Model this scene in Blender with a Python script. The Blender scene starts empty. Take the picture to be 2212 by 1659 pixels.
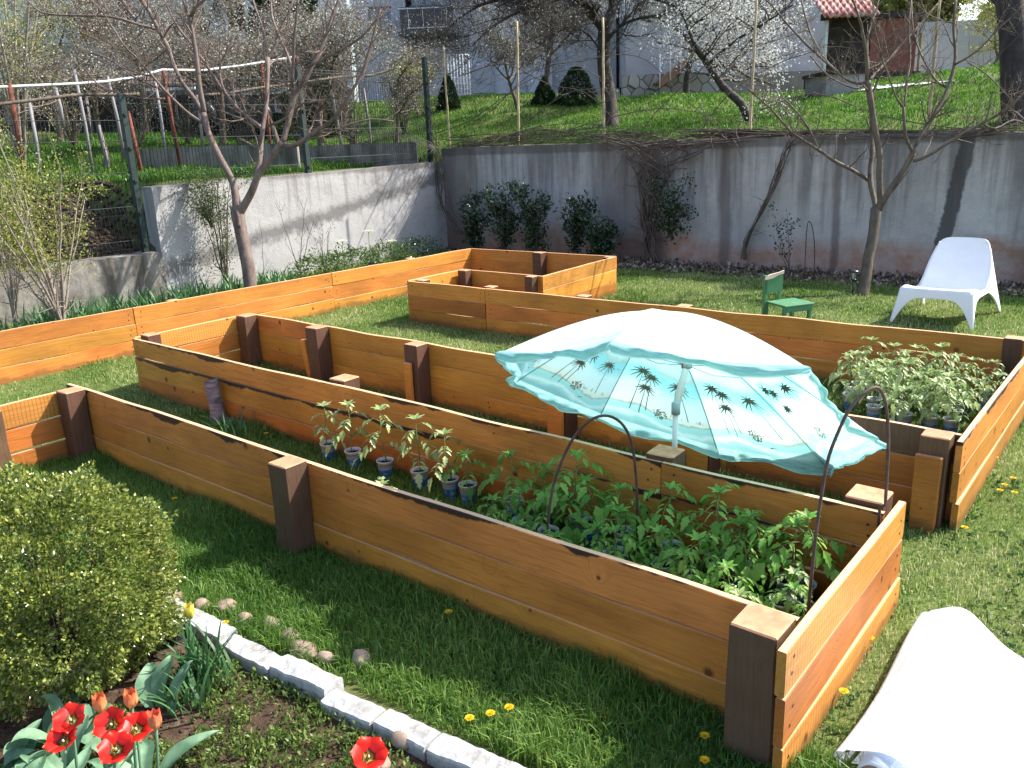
import bpy, bmesh, math, random
import numpy as np
from mathutils import Vector, Matrix, noise as mnoise
R=math.radians; rnd=random.Random(7); rng=np.random.default_rng(7)
scene=bpy.context.scene; COL=scene.collection
# ---------------------------------------------------------------- camera
W0,H0=2212.,1659.; F0=1800.5; HC=1.8
pitch,roll,yaw=.28296,-.03906,-.683
fw=np.array([math.sin(yaw)*math.cos(pitch),math.cos(yaw)*math.cos(pitch),-math.sin(pitch)])
r0=np.array([math.cos(yaw),-math.sin(yaw),0.]); u0=np.cross(r0,fw)
cr=r0*math.cos(roll)+u0*math.sin(roll); cu=-r0*math.sin(roll)+u0*math.cos(roll)
CAM=np.array([0,0,HC])
def ray(x,y): return fw*F0+cr*(x-W0/2)-cu*(y-H0/2)
def gz(x,y,z=0.):
    d=ray(x,y); return Vector(CAM+d*((z-HC)/d[2]))
def gy(x,y,Y): d=ray(x,y); return Vector(CAM+d*(Y/d[1]))
def gx(x,y,X): d=ray(x,y); return Vector(CAM+d*(X/d[0]))
def gd(x,y,dep): return Vector(CAM+ray(x,y)*(dep/F0))
cd=bpy.data.cameras.new('camera'); co=bpy.data.objects.new('camera',cd); COL.objects.link(co)
cd.sensor_width=36; cd.lens=F0/W0*36; cd.clip_start=.05; cd.clip_end=500
m=Matrix(((cr[0],cu[0],-fw[0],0),(cr[1],cu[1],-fw[1],0),(cr[2],cu[2],-fw[2],HC),(0,0,0,1)))
co.matrix_world=m; scene.camera=co
# ---------------------------------------------------------------- light
SUN=Vector((.26,.37,.45)).normalized()
w=bpy.data.worlds.new('World'); scene.world=w; w.use_nodes=True
nt=w.node_tree; bg=nt.nodes['Background']; sk=nt.nodes.new('ShaderNodeTexSky'); sk.sky_type='NISHITA'; sk.sun_disc=False
sk.sun_elevation=math.asin(SUN.z); sk.sun_rotation=math.atan2(SUN.x,SUN.y); sk.dust_density=2.0
nt.links.new(sk.outputs[0],bg.inputs[0]); bg.inputs[1].default_value=.15
sl=bpy.data.lights.new('sun','SUN'); sl.energy=4.3; sl.angle=R(.5); sl.color=(1,.95,.87)
so=bpy.data.objects.new('sun',sl); COL.objects.link(so); so.rotation_euler=SUN.to_track_quat('Z','Y').to_euler()
scene.view_settings.view_transform='Standard'; scene.view_settings.look='None'; scene.view_settings.gamma=1
scene.view_settings.exposure=1.33
# ---------------------------------------------------------------- helpers
def tag(o,label=None,cat=None,group=None,kind=None):
    if label:o['label']=label
    if cat:o['category']=cat
    if group:o['group']=group
    if kind:o['kind']=kind
    return o
def empty(name,loc=(0,0,0),rz=0,**k):
    o=bpy.data.objects.new(name,None); COL.objects.link(o); o.location=loc; o.rotation_euler=(0,0,rz); return tag(o,**k)
def link(name,me,mat,parent=None,loc=None,rot=None,**k):
    o=bpy.data.objects.new(name,me); COL.objects.link(o)
    if mat is not None:
        for m_ in (mat if isinstance(mat,(list,tuple)) else [mat]): me.materials.append(m_)
    if parent: o.parent=parent
    if loc is not None:o.location=loc
    if rot is not None:o.rotation_euler=rot
    return tag(o,**k)
def copy_tree(o,parent=None):
    c=o.copy(); COL.objects.link(c); c.parent=parent
    for ch in list(o.children): copy_tree(ch,c)
    return c
class MB:
    def __init__(s): s.v=[]; s.f=[]; s.mi=[]; s.sm=[]
    def add(s,vs,fs,mi=0,smooth=False):
        b=len(s.v); s.v.extend([tuple(v) for v in vs])
        for f in fs: s.f.append(tuple(i+b for i in f)); s.mi.append(mi); s.sm.append(smooth)
    def box(s,c,d,M=None,mi=0):
        x,y,z=[q/2 for q in d]; vs=[Vector((c[0]+a*x,c[1]+b*y,c[2]+e*z)) for a in(-1,1) for b in(-1,1) for e in(-1,1)]
        if M is not None: vs=[M@v for v in vs]
        s.add(vs,[(0,1,3,2),(4,6,7,5),(0,4,5,1),(2,3,7,6),(0,2,6,4),(1,5,7,3)],mi)
    def tube(s,pts,rad,n=6,cap=True,mi=0,smooth=True):
        pts=[Vector(p) for p in pts]; L=len(pts)
        if not hasattr(rad,'__len__'): rad=[rad]*L
        t0=(pts[1]-pts[0]).normalized(); ref=Vector((0,0,1)) if abs(t0.z)<.9 else Vector((1,0,0))
        nx=t0.cross(ref).normalized(); vs=[]
        for i,p in enumerate(pts):
            t=(pts[min(i+1,L-1)]-pts[max(i-1,0)])
            if t.length<1e-9:t=t0
            t=t.normalized(); nx=(nx-t*nx.dot(t))
            nx=nx.normalized() if nx.length>1e-6 else t.orthogonal().normalized()
            ny=t.cross(nx)
            for k in range(n):
                a=2*math.pi*k/n; vs.append(p+(nx*math.cos(a)+ny*math.sin(a))*rad[i])
        fs=[(i*n+k,i*n+(k+1)%n,(i+1)*n+(k+1)%n,(i+1)*n+k) for i in range(L-1) for k in range(n)]
        if cap: fs+= [tuple(range(n))[::-1],tuple((L-1)*n+k for k in range(n))]
        s.add(vs,fs,mi,smooth)
    def lathe(s,prof,n=20,c=(0,0,0),M=None,mi=0,smooth=True):
        vs=[]
        for r_,z in prof:
            for k in range(n):
                a=2*math.pi*k/n; v=Vector((c[0]+r_*math.cos(a),c[1]+r_*math.sin(a),c[2]+z)); vs.append(M@v if M else v)
        fs=[(i*n+k,i*n+(k+1)%n,(i+1)*n+(k+1)%n,(i+1)*n+k) for i in range(len(prof)-1) for k in range(n)]
        s.add(vs,fs,mi,smooth)
    def grid(s,fn,nu,nv,mi=0,smooth=True,flip=False):
        vs=[fn(i/nu,j/nv) for i in range(nu+1) for j in range(nv+1)]
        q=nv+1; fs=[(i*q+j,(i+1)*q+j,(i+1)*q+j+1,i*q+j+1) for i in range(nu) for j in range(nv)]
        if flip: fs=[f[::-1] for f in fs]
        s.add(vs,fs,mi,smooth)
    def mesh(s,name='m'):
        me=bpy.data.meshes.new(name); me.from_pydata(s.v,[],s.f)
        me.polygons.foreach_set('material_index',s.mi); me.polygons.foreach_set('use_smooth',s.sm); me.update(); return me
    def build(s,name,mat,parent=None,**k): return link(name,s.mesh(name),mat,parent,**k)
def npmesh(name,V,nper,F,rnda=None):
    """V (N,nper,3) copies of a small polygon soup; F list of index tuples (all same size)"""
    N=V.shape[0]; me=bpy.data.meshes.new(name); me.vertices.add(N*nper); me.vertices.foreach_set('co',V.reshape(-1).astype(np.float32))
    F=np.array(F); k=F.shape[1]; FF=(F[None]+np.arange(N)[:,None,None]*nper).reshape(-1)
    nf=N*F.shape[0]; me.loops.add(nf*k); me.loops.foreach_set('vertex_index',FF.astype(np.int32))
    me.polygons.add(nf); me.polygons.foreach_set('loop_start',(np.arange(nf)*k).astype(np.int32)); me.polygons.foreach_set('loop_total',np.full(nf,k,np.int32))
    a=me.attributes.new('rnd','FLOAT','POINT'); v=rng.random(N) if rnda is None else rnda
    a.data.foreach_set('value',np.repeat(v,nper).astype(np.float32)); me.update(calc_edges=True); return me
def leafmesh(name,P,size,up=None,tilt=1.0,aspect=.5,rnda=None,dirs=None):
    """scatter folded pointed leaves at P (N,3)"""
    N=len(P); size=np.broadcast_to(size,(N,)) if np.ndim(size)<1 else size
    d=rng.normal(size=(N,3)) if dirs is None else dirs+rng.normal(size=(N,3))*tilt*.5
    if up is not None: d=d*tilt+np.array(up)
    d/=np.linalg.norm(d,axis=1)[:,None]+1e-9
    e=rng.normal(size=(N,3)); s_=np.cross(d,e); s_/=np.linalg.norm(s_,axis=1)[:,None]+1e-9; n_=np.cross(s_,d)
    L=size[:,None]; w_=L*aspect/2
    V=np.stack([P,P+d*L*.5+s_*w_+n_*w_*.35,P+d*L,P+d*L*.5-s_*w_+n_*w_*.35],1)
    return npmesh(name,V,4,[(0,1,2),(0,2,3)],rnda)
def bladesmesh(name,P,h,wd,lean=.5,rnda=None):
    N=len(P); a=rng.random(N)*6.283; b=rng.random(N)*6.283
    s_=np.stack([np.cos(a),np.sin(a),np.zeros(N)],1); l_=np.stack([np.cos(b),np.sin(b),np.zeros(N)],1)
    h=h[:,None]; wd=wd[:,None]; z=np.array([0,0,1.]); k=(rng.random(N)[:,None]*lean)
    m1=P+z*h*.6+l_*h*k*.35; tp=P+z*h*(1-k*.4)+l_*h*k*1.1
    V=np.stack([P-s_*wd*.5-z*.01,P+s_*wd*.5-z*.01,m1+s_*wd*.4,m1-s_*wd*.4,tp],1)
    return npmesh(name,V,5,[(0,1,2),(0,2,3),(3,2,4)],rnda)
# ---------------------------------------------------------------- materials
class NT:
    def __init__(s,name,rough=.7,spec=.3):
        s.m=bpy.data.materials.new(name); s.m.use_nodes=True; s.t=s.m.node_tree; s.b=s.t.nodes['Principled BSDF']
        s.b.inputs['Roughness'].default_value=rough; s.b.inputs['Specular IOR Level'].default_value=spec
    def n(s,ty,**k):
        nd=s.t.nodes.new(ty)
        for a,v in k.items():
            if a in nd.bl_rna.properties.keys(): setattr(nd,a,v)
            else: s.i(nd,a,v)
        return nd
    def i(s,nd,key,v):
        inp=nd.inputs[int(key[1:])] if key[0]=='_' else nd.inputs[key.replace('_',' ')]
        if isinstance(v,bpy.types.NodeSocket): s.t.links.new(v,inp)
        elif isinstance(v,bpy.types.Node): s.t.links.new(v.outputs[0],inp)
        else: inp.default_value=v
    def mix(s,f,a,b,bt='MIX'):
        nd=s.t.nodes.new('ShaderNodeMix'); nd.data_type='RGBA'; nd.blend_type=bt
        for ix,v in ((0,f),(6,a),(7,b)):
            if isinstance(v,bpy.types.NodeSocket): s.t.links.new(v,nd.inputs[ix])
            else: nd.inputs[ix].default_value=(*v,1) if (ix>0 and len(v)==3) else v
        return nd.outputs[2]
    def math(s,op,a,b=0.,c=None,clamp=False):
        nd=s.t.nodes.new('ShaderNodeMath'); nd.operation=op; nd.use_clamp=clamp
        for ix,v in enumerate((a,b) if c is None else (a,b,c)):
            if isinstance(v,bpy.types.NodeSocket): s.t.links.new(v,nd.inputs[ix])
            else: nd.inputs[ix].default_value=v
        return nd.outputs[0]
    def ramp(s,f,stops,interp='LINEAR'):
        nd=s.t.nodes.new('ShaderNodeValToRGB'); nd.color_ramp.interpolation=interp; e=nd.color_ramp.elements
        while len(e)<len(stops): e.new(.5)
        for el,(p,c) in zip(e,stops): el.position=p; el.color=(*c,1) if hasattr(c,'__len__') else (c,c,c,1)
        s.t.links.new(f,nd.inputs[0]); return nd.outputs[0]
    def co(s,scale=(1,1,1),kind='Object',off=None):
        tc=s.t.nodes.new('ShaderNodeTexCoord'); mp=s.t.nodes.new('ShaderNodeMapping'); s.t.links.new(tc.outputs[kind],mp.inputs[0]); mp.inputs['Scale'].default_value=scale
        if off is not None: s.i(mp,'Location',off)
        return mp.outputs[0]
    def wco(s,scale=(1,1,1)):
        g=s.t.nodes.new('ShaderNodeNewGeometry'); mp=s.t.nodes.new('ShaderNodeMapping'); s.t.links.new(g.outputs['Position'],mp.inputs[0]); mp.inputs['Scale'].default_value=scale
        return mp.outputs[0]
    def noise(s,v,scale,det=4,rough=.5,dist=0.):
        nd=s.t.nodes.new('ShaderNodeTexNoise'); s.t.links.new(v,nd.inputs['Vector']); nd.inputs['Scale'].default_value=scale; nd.inputs['Detail'].default_value=det
        nd.inputs['Roughness'].default_value=rough; nd.inputs['Distortion'].default_value=dist; return nd.outputs[0]
    def sep(s,v):
        nd=s.t.nodes.new('ShaderNodeSeparateXYZ'); s.t.links.new(v,nd.inputs[0]); return nd.outputs
    def attr(s,name):
        nd=s.t.nodes.new('ShaderNodeAttribute'); nd.attribute_name=name; return nd.outputs['Fac']
    def rand(s):
        return s.t.nodes.new('ShaderNodeObjectInfo').outputs['Random']
    def col(s,c):
        if isinstance(c,bpy.types.NodeSocket): s.t.links.new(c,s.b.inputs['Base Color'])
        else: s.b.inputs['Base Color'].default_value=(*c,1)
        s.c=c; return s
    def bump(s,h,st=.3,d=.01):
        nd=s.t.nodes.new('ShaderNodeBump'); nd.inputs['Strength'].default_value=st; nd.inputs['Distance'].default_value=d
        s.t.links.new(h,nd.inputs['Height']); s.t.links.new(nd.outputs[0],s.b.inputs['Normal']); return s
    def trans(s,f=.35,boost=None):
        t=s.t.nodes.new('ShaderNodeBsdfTranslucent'); mx=s.t.nodes.new('ShaderNodeMixShader'); mx.inputs[0].default_value=f
        c=boost if boost is not None else s.c
        if isinstance(c,bpy.types.NodeSocket): s.t.links.new(c,t.inputs[0])
        else: t.inputs[0].default_value=(*c,1)
        s.t.links.new(s.b.outputs[0],mx.inputs[1]); s.t.links.new(t.outputs[0],mx.inputs[2])
        s.t.links.new(mx.outputs[0],s.t.nodes['Material Output'].inputs[0]); return s
def flat(name,c,rough=.6,spec=.3,var=.12,sc=8,bump=0):
    t=NT(name,rough,spec); n=t.noise(t.co(),sc,5,.6)
    a=tuple(x*(1-var*1.6) for x in c); b=tuple(min(1,x*(1+var*1.6)) for x in c)
    t.col(t.ramp(n,[(.3,a),(.7,b)]))
    if bump: t.bump(n,bump)
    return t.m
def leafmat(name,c1,c2,c3=None,tr=.4,rough=.45,spec=.4):
    t=NT(name,rough,spec); st=[(0,c1),(1,c2)] if c3 is None else [(0,c1),(.6,c2),(1,c3)]
    t.col(t.ramp(t.attr('rnd'),st)).trans(tr); return t.m
def woodmat(name,c,dark,stain=.25,wane=0.,gloss=.5,saw=0.,vert=False):
    t=NT(name,gloss,.35); rd=t.rand(); cx=t.t.nodes.new('ShaderNodeCombineXYZ'); r10=t.math('MULTIPLY',rd,37.3)
    for k in range(3): t.t.links.new(t.math('MULTIPLY',rd,(37.3,53.1,71.7)[k]),cx.inputs[k])
    P=t.co((1,1,1),off=cx.outputs[0]); Pr=t.co()
    # knots
    vd=t.n('ShaderNodeTexVoronoi',Scale=3.2,voronoi_dimensions='2D'); ps=t.sep(P); c2_=t.t.nodes.new('ShaderNodeCombineXYZ'); t.t.links.new(ps[0],c2_.inputs[0]); t.t.links.new(ps[2],c2_.inputs[1]); t.t.links.new(c2_.outputs[0],vd.inputs['Vector']); kd=vd.outputs['Distance']
    sx=t.sep(vd.outputs['Color'])[0]
    ks=t.math('MULTIPLY',sx,.0 if vert else .085); kn=t.math('SUBTRACT',1.,t.math('DIVIDE',kd,t.math('ADD',ks,.0001)),clamp=True)   # 0..1 inside knot
    halo=t.math('SUBTRACT',1.,t.math('MULTIPLY',kd,4.5),clamp=True)
    mp=t.n('ShaderNodeMapping',Scale=(9,9,.55) if vert else (.55,9,9)); t.t.links.new(P,mp.inputs[0])
    mul=t.n('ShaderNodeVectorMath',operation='ADD'); t.t.links.new(mp.outputs[0],mul.inputs[0])
    cb=t.t.nodes.new('ShaderNodeCombineXYZ'); t.t.links.new(t.math('MULTIPLY',halo,.9),cb.inputs[2]); t.t.links.new(cb.outputs[0],mul.inputs[1])
    g1=t.noise(mul.outputs[0],1.6,4,.6,.6); wv=t.math('FRACT',t.math('MULTIPLY',g1,9.)); ring=t.math('ABSOLUTE',t.math('SUBTRACT',wv,.5))
    mp2=t.n('ShaderNodeMapping',Scale=(90,90,3) if vert else (3,90,90)); t.t.links.new(P,mp2.inputs[0]); fine=t.noise(mp2.outputs[0],1.,3,.6)
    big=t.noise(P,2.2,3,.5)
    c1=tuple(x*.78 for x in c); c2=tuple(min(1,x*1.18) for x in c)
    b=t.ramp(big,[(.3,c1),(.7,c2)])
    b=t.mix(t.math('MULTIPLY',t.ramp(ring,[(0,1.),(.22,0.)]),.30),b,dark)
    b=t.mix(t.math('MULTIPLY',t.ramp(fine,[(.35,1.),(.6,0.)]),.22),b,dark)
    b=t.mix(t.math('MULTIPLY',kn,1.6,clamp=True),b,tuple(x*.6 for x in dark))
    st=t.ramp(t.noise(t.co((.7,3,3),off=cx.outputs[0]),1.7,4,.6),[(.55,0.),(.72,1.)])
    b=t.mix(t.math('MULTIPLY',st,stain),b,(dark[0]*1.0,dark[1]*.9,dark[2]*.7))
    hv=t.n('ShaderNodeHueSaturation',Saturation=1.); t.i(hv,'Value',t.math('ADD',t.math('MULTIPLY',rd,.45),.78)); t.i(hv,'Hue',t.math('ADD',t.math('MULTIPLY',t.math('FRACT',t.math('MULTIPLY',rd,17.3)),.024),.490)); t.i(hv,'Color',b); b=hv.outputs[0]
    if wane:
        z=t.sep(Pr)[2]; nn=t.noise(t.co((1,.3,.3),off=cx.outputs[0]),1.9,5,.6)
        e=t.math('ADD',z,t.math('MULTIPLY',t.math('SUBTRACT',nn,.5),wane)) # z local: 0 at plank centre
        mk=t.ramp(e,[(.064,0.),(.068,1.)]); b=t.mix(mk,b,(.035,.014,.009))
    if saw:
        wn=t.n('ShaderNodeTexWave',Scale=14.,Distortion=1.5,bands_direction='X'); t.t.links.new(P,wn.inputs['Vector'])
        b=t.mix(t.math('MULTIPLY',t.ramp(wn.outputs[1],[(0,1.),(.3,0.)]),saw),b,dark)
    wz=t.sep(t.wco())[2]; sp=t.math('MULTIPLY_ADD',t.math('SUBTRACT',t.math('MULTIPLY',t.noise(t.wco(),9,5,.7),.13),wz),28,.1,clamp=True); b=t.mix(t.math('MULTIPLY',sp,.55),b,(.07,.05,.025))
    # paler on faces that point upward
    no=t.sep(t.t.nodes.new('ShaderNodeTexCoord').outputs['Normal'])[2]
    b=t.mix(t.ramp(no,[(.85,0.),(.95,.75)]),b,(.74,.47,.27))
    t.col(b); t.bump(t.math('ADD',t.math('MULTIPLY',fine,.6),t.math('MULTIPLY',ring,.6)),.35,.004); return t.m
M={}
M['wood']=woodmat('stained_plank',(.51,.193,.034),(.20,.058,.013),stain=.42)
M['wood_w']=woodmat('stained_plank_bark_edge',(.49,.19,.038),(.17,.05,.012),stain=.5,wane=.22)
M['wood_s']=woodmat('stained_plank_sawn',(.52,.215,.045),(.18,.06,.015),saw=.5,gloss=.5)
M['post']=woodmat('dark_post',(.11,.052,.03),(.03,.012,.008),gloss=.6,vert=True)
M['post_g']=woodmat('greenish_post',(.105,.06,.034),(.04,.02,.01),gloss=.6,vert=True)
t=NT('end_grain',.75,.2); n=t.noise(t.co((1,1,1)),22,4,.6); wv=t.n('ShaderNodeTexWave',wave_type='RINGS',Scale=22.,Distortion=2.); t.t.links.new(t.co(),wv.inputs['Vector'])
t.col(t.mix(t.math('MULTIPLY',wv.outputs[1],.3),t.ramp(n,[(.3,(.42,.19,.10)),(.7,(.62,.33,.19))]),(.25,.08,.04))); M['endgrain']=t.m
# ---------------------------------------------------------------- setting
def hz(x,y):
    n=mnoise.noise(Vector((x*.5,y*.5,0)))*.05+mnoise.noise(Vector((x*2.3,y*2.3,3)))*.012
    if x>-10.52 and y<11.22:
        return n*.25 if not(-9<x<.6 and .5<y<10) else mnoise.noise(Vector((x*2.3,y*2.3,3)))*.006
    zt_=float(np.interp(x,[-18,-14,-11,-7,-4,-2],[3.35,3.2,2.72,2.5,2.72,2.85])); zn=1.66+(zt_-1.66)*max(0,y-11.3)/6.7 if y<18 else zt_+.02*(y-18)
    if x>-10.52: return zn+n+.02
    u=-10.6-x
    if y<5.6: zw=min(.55+.5*max(0,u-.15),1.42+.035*u)
    else:
        sl_=.03+.06*min(1,max(0,(y-6.5)/2.5)); zw=1.42+sl_*min(u,12)+.02*max(0,u-12)
        if y<6.1: zw=min(zw,.55+.5*u+max(0,(y-5.6))*2)
    if x<-12: zw+=.0
    z=zw if y<11.2 else max(zw,zn-.25)
    return z+n
xs=sorted(set([-120,-80,-55,-40,-32,-27]+[round(-24+.5*i,2) for i in range(24)]+[round(-12+.2*i,2) for i in range(7)]+[-10.62,-10.53,-10.51,-10.4]+[round(-10.2+.3*i,2) for i in range(40)]+[2,4,8,15,30,60]))
ys=sorted(set([-40,-15,-6,-2]+[round(-1+.3*i,2) for i in range(41)]+[5.59,11.21,11.23]+[round(11.5+.4*i,2) for i in range(30)]+[24,26,30,36,45,60,90,140]))
mb=MB(); mb.add([(x,y,hz(x,y)) for x in xs for y in ys],[(i*len(ys)+j,(i+1)*len(ys)+j,(i+1)*len(ys)+j+1,i*len(ys)+j+1) for i in range(len(xs)-1) for j in range(len(ys)-1)],0,True)
t=NT('ground_turf',.95,.1); p=t.wco(); n1=t.noise(p,1.1,4,.6); n2=t.noise(p,14,5,.7); s_=t.sep(p)
tur=t.mix(t.ramp(n2,[(.35,0.),(.65,1.)]),(.05,.08,.018),(.12,.16,.045)); tur=t.mix(t.ramp(n1,[(.45,0.),(.7,.7)]),tur,(.12,.115,.045))
soil=t.ramp(n2,[(.3,(.03,.018,.012)),(.55,(.075,.048,.032)),(.75,(.16,.12,.09))])
# bare soil: flower bed in front, bank at the left, strip under the back wall
def band(v,a,b,s): return t.math('MULTIPLY',t.math('MULTIPLY_ADD',t.math('SUBTRACT',v,a),s,.5,clamp=True),t.math('MULTIPLY_ADD',t.math('SUBTRACT',b,v),s,.5,clamp=True))
xx=t.math('ADD',s_[0],t.math('MULTIPLY',n1,.3)); yy=t.math('ADD',s_[1],t.math('MULTIPLY',n1,.5))
m1=t.math('MULTIPLY',band(s_[0],-3.0,0.,30),band(t.math('MULTIPLY_ADD',s_[0],-.085,s_[1]),-5.,1.655,60))
m2=t.math('MULTIPLY',band(xx,-12.0,-10.3,6),band(yy,-5.,5.9,4)); m3=t.math('MULTIPLY',band(xx,-10.5,3.,6),band(yy,10.55,11.8,6))
t.col(t.mix(t.math('MAXIMUM',t.math('MAXIMUM',m1,m2),m3),tur,soil)); t.bump(n2,.6,.03)
mb.build('ground',t.m,kind='structure')
# concrete retaining walls
def concrete(name,ax,stain):
    t=NT(name,.9,.15); p=t.wco(); s_=t.sep(p); X=s_[ax]; Z=s_[2]
    n1=t.noise(p,.9,5,.6); n2=t.noise(p,6,6,.7); nf=t.noise(p,45,3,.6)
    sv=(7,7,.45); st=t.noise(t.wco(sv),.9,4,.62); st2=t.noise(t.wco((1.7,1.7,.12)),.8,3,.5)
    c=t.ramp(n1,[(.3,(.36,.345,.335)),(.7,(.53,.505,.49)) if ax==0 else (.7,(.40,.39,.385))]); c=t.mix(t.math('MULTIPLY',t.ramp(n2,[(.45,0.),(.75,1.)]),.35),c,(.20,.185,.18))
    up=t.math('MULTIPLY_ADD',Z,.55,-.42 if ax==0 else -.62)   # grime grows towards the wall top where rain runs down
    sm=t.ramp(t.math('ADD',t.math('ADD',t.math('MULTIPLY',st,.7),t.math('MULTIPLY',st2,.35)),t.math('MULTIPLY',up,.28)),[(.53,0.),(.7,1.)])
    c=t.mix(t.math('MULTIPLY',sm,stain),c,(.065,.052,.048))
    if ax==0:
        top=t.math('MULTIPLY_ADD',t.math('SUBTRACT',t.math('ADD',Z,t.math('MULTIPLY',n2,.06)),1.63),30,.5,clamp=True); c=t.mix(t.math('MULTIPLY',top,.6),c,(.09,.075,.06))
        base=t.math('MULTIPLY_ADD',t.math('SUBTRACT',t.math('MULTIPLY_ADD',n1,.9,-.02),Z),5.,.3,clamp=True); c=t.mix(t.math('MULTIPLY',base,t.ramp(n2,[(.3,.35),(.6,.75)])),c,(.33,.15,.075))
        # wide tar coloured run and patches
        xo=t.math('ABSOLUTE',t.math('SUBTRACT',t.math('ADD',X,t.math('MULTIPLY',t.math('SUBTRACT',n2,.5),.12)),t.math('MULTIPLY_ADD',Z,.13,-2.33))); c=t.mix(t.math('MULTIPLY',t.math('MULTIPLY_ADD',t.math('SUBTRACT',.085,xo),40,.5,clamp=True),.85),c,(.06,.055,.055))
        for x0,w_ in ((-6.6,.9),(-10.2,.8),(-.9,.7),(-3.55,.07),(-5.1,.12)):
            xo=t.math('ABSOLUTE',t.math('SUBTRACT',t.math('ADD',X,t.math('MULTIPLY',t.math('SUBTRACT',n1,.5),.8*min(1,w_*3))),x0)); c=t.mix(t.math('MULTIPLY',t.math('MULTIPLY_ADD',t.math('SUBTRACT',w_,xo),3.5/w_/2,.0,clamp=True),.62),c,(.085,.065,.058))
    else:
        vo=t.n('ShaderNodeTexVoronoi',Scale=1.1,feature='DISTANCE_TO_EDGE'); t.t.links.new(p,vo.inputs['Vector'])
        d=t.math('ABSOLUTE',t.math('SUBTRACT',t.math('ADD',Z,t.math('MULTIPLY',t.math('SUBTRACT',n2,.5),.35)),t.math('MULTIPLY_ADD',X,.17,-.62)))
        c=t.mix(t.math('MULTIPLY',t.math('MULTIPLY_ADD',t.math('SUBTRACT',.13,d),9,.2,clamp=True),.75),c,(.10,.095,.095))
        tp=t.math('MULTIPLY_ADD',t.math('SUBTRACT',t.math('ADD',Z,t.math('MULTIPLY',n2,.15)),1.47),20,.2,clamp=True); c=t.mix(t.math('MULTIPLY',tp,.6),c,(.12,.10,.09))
    c=t.mix(t.math('MULTIPLY',t.ramp(nf,[(.62,0.),(.7,1.)]),.3),c,(.12,.11,.10))
    t.col(c); t.bump(t.math('ADD',n2,t.math('MULTIPLY',nf,.5)),.5,.02); return t.m
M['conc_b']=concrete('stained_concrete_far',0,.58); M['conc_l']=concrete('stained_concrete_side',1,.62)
t=NT('mossy_concrete',.95,.1); p=t.wco(); n=t.noise(p,4,6,.7); sv=t.noise(t.wco((6,6,.8)),1,4,.6)
t.col(t.mix(t.ramp(sv,[(.45,0.),(.65,.8)]),t.ramp(n,[(.3,(.13,.12,.105)),(.7,(.30,.28,.25))]),(.06,.055,.045))); t.bump(n,.6,.03); M['conc_m']=t.m
def wallobj(name,A,B,th,ztop,mat,zb=-.3,ntop=.012,nz=9,**k):
    A=Vector(A);B=Vector(B);d=(B-A);L=d.length;d.normalize();nrm=Vector((d.y,-d.x)); nu=max(4,int(L/.15)); mb=MB()
    def f(u,v):   # section loop: front bottom, front top, back top, back bottom
        p=A+d*(L*u); zt=ztop(u)+mnoise.noise(Vector((p.x*5,p.y*5,1)))*ntop+mnoise.noise(Vector((p.x*1.1,p.y*1.1,8)))*ntop
        j=v*(2*nz+2)
        if j<=nz: o=0; z=zb+(zt-zb)*j/nz
        elif j<nz+2: o=th; z=zt+.002
        else: o=th; z=zt-(zt-zb)*(j-nz-1)/nz if j<2*nz+2 else zb
        o2=(mnoise.noise(Vector((p.x*2,p.y*2,z*2)))*.012 if (j<=nz) else 0)
        q=p-nrm*(o+o2); return (q.x,q.y,z)
    mb.grid(f,nu,2*nz+2,smooth=False)
    for u in (0,1): 
        e=[f(u,j/(2*nz+2)) for j in range(2*nz+3)]; mb.add(e,[tuple(range(len(e)))])
    me=mb.mesh(name); return link(name,me,mat,**k)
wallobj('retaining_wall',(2.5,11.1),(-10.4,11.1),-.26,lambda u:1.60+.13*min(1,u*2.2),M['conc_b'],label='long grey concrete retaining wall with dark water streaks behind the far shrubs',cat='wall')
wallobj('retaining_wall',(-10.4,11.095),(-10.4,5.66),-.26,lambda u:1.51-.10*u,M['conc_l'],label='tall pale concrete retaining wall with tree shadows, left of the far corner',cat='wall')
wallobj('retaining_wall',(-10.37,5.655),(-10.37,-2.),-.3,lambda u:.59,M['conc_m'],ntop=.02,label='low mossy concrete wall at the left edge under the yellow-green shrub',cat='wall')
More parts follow.
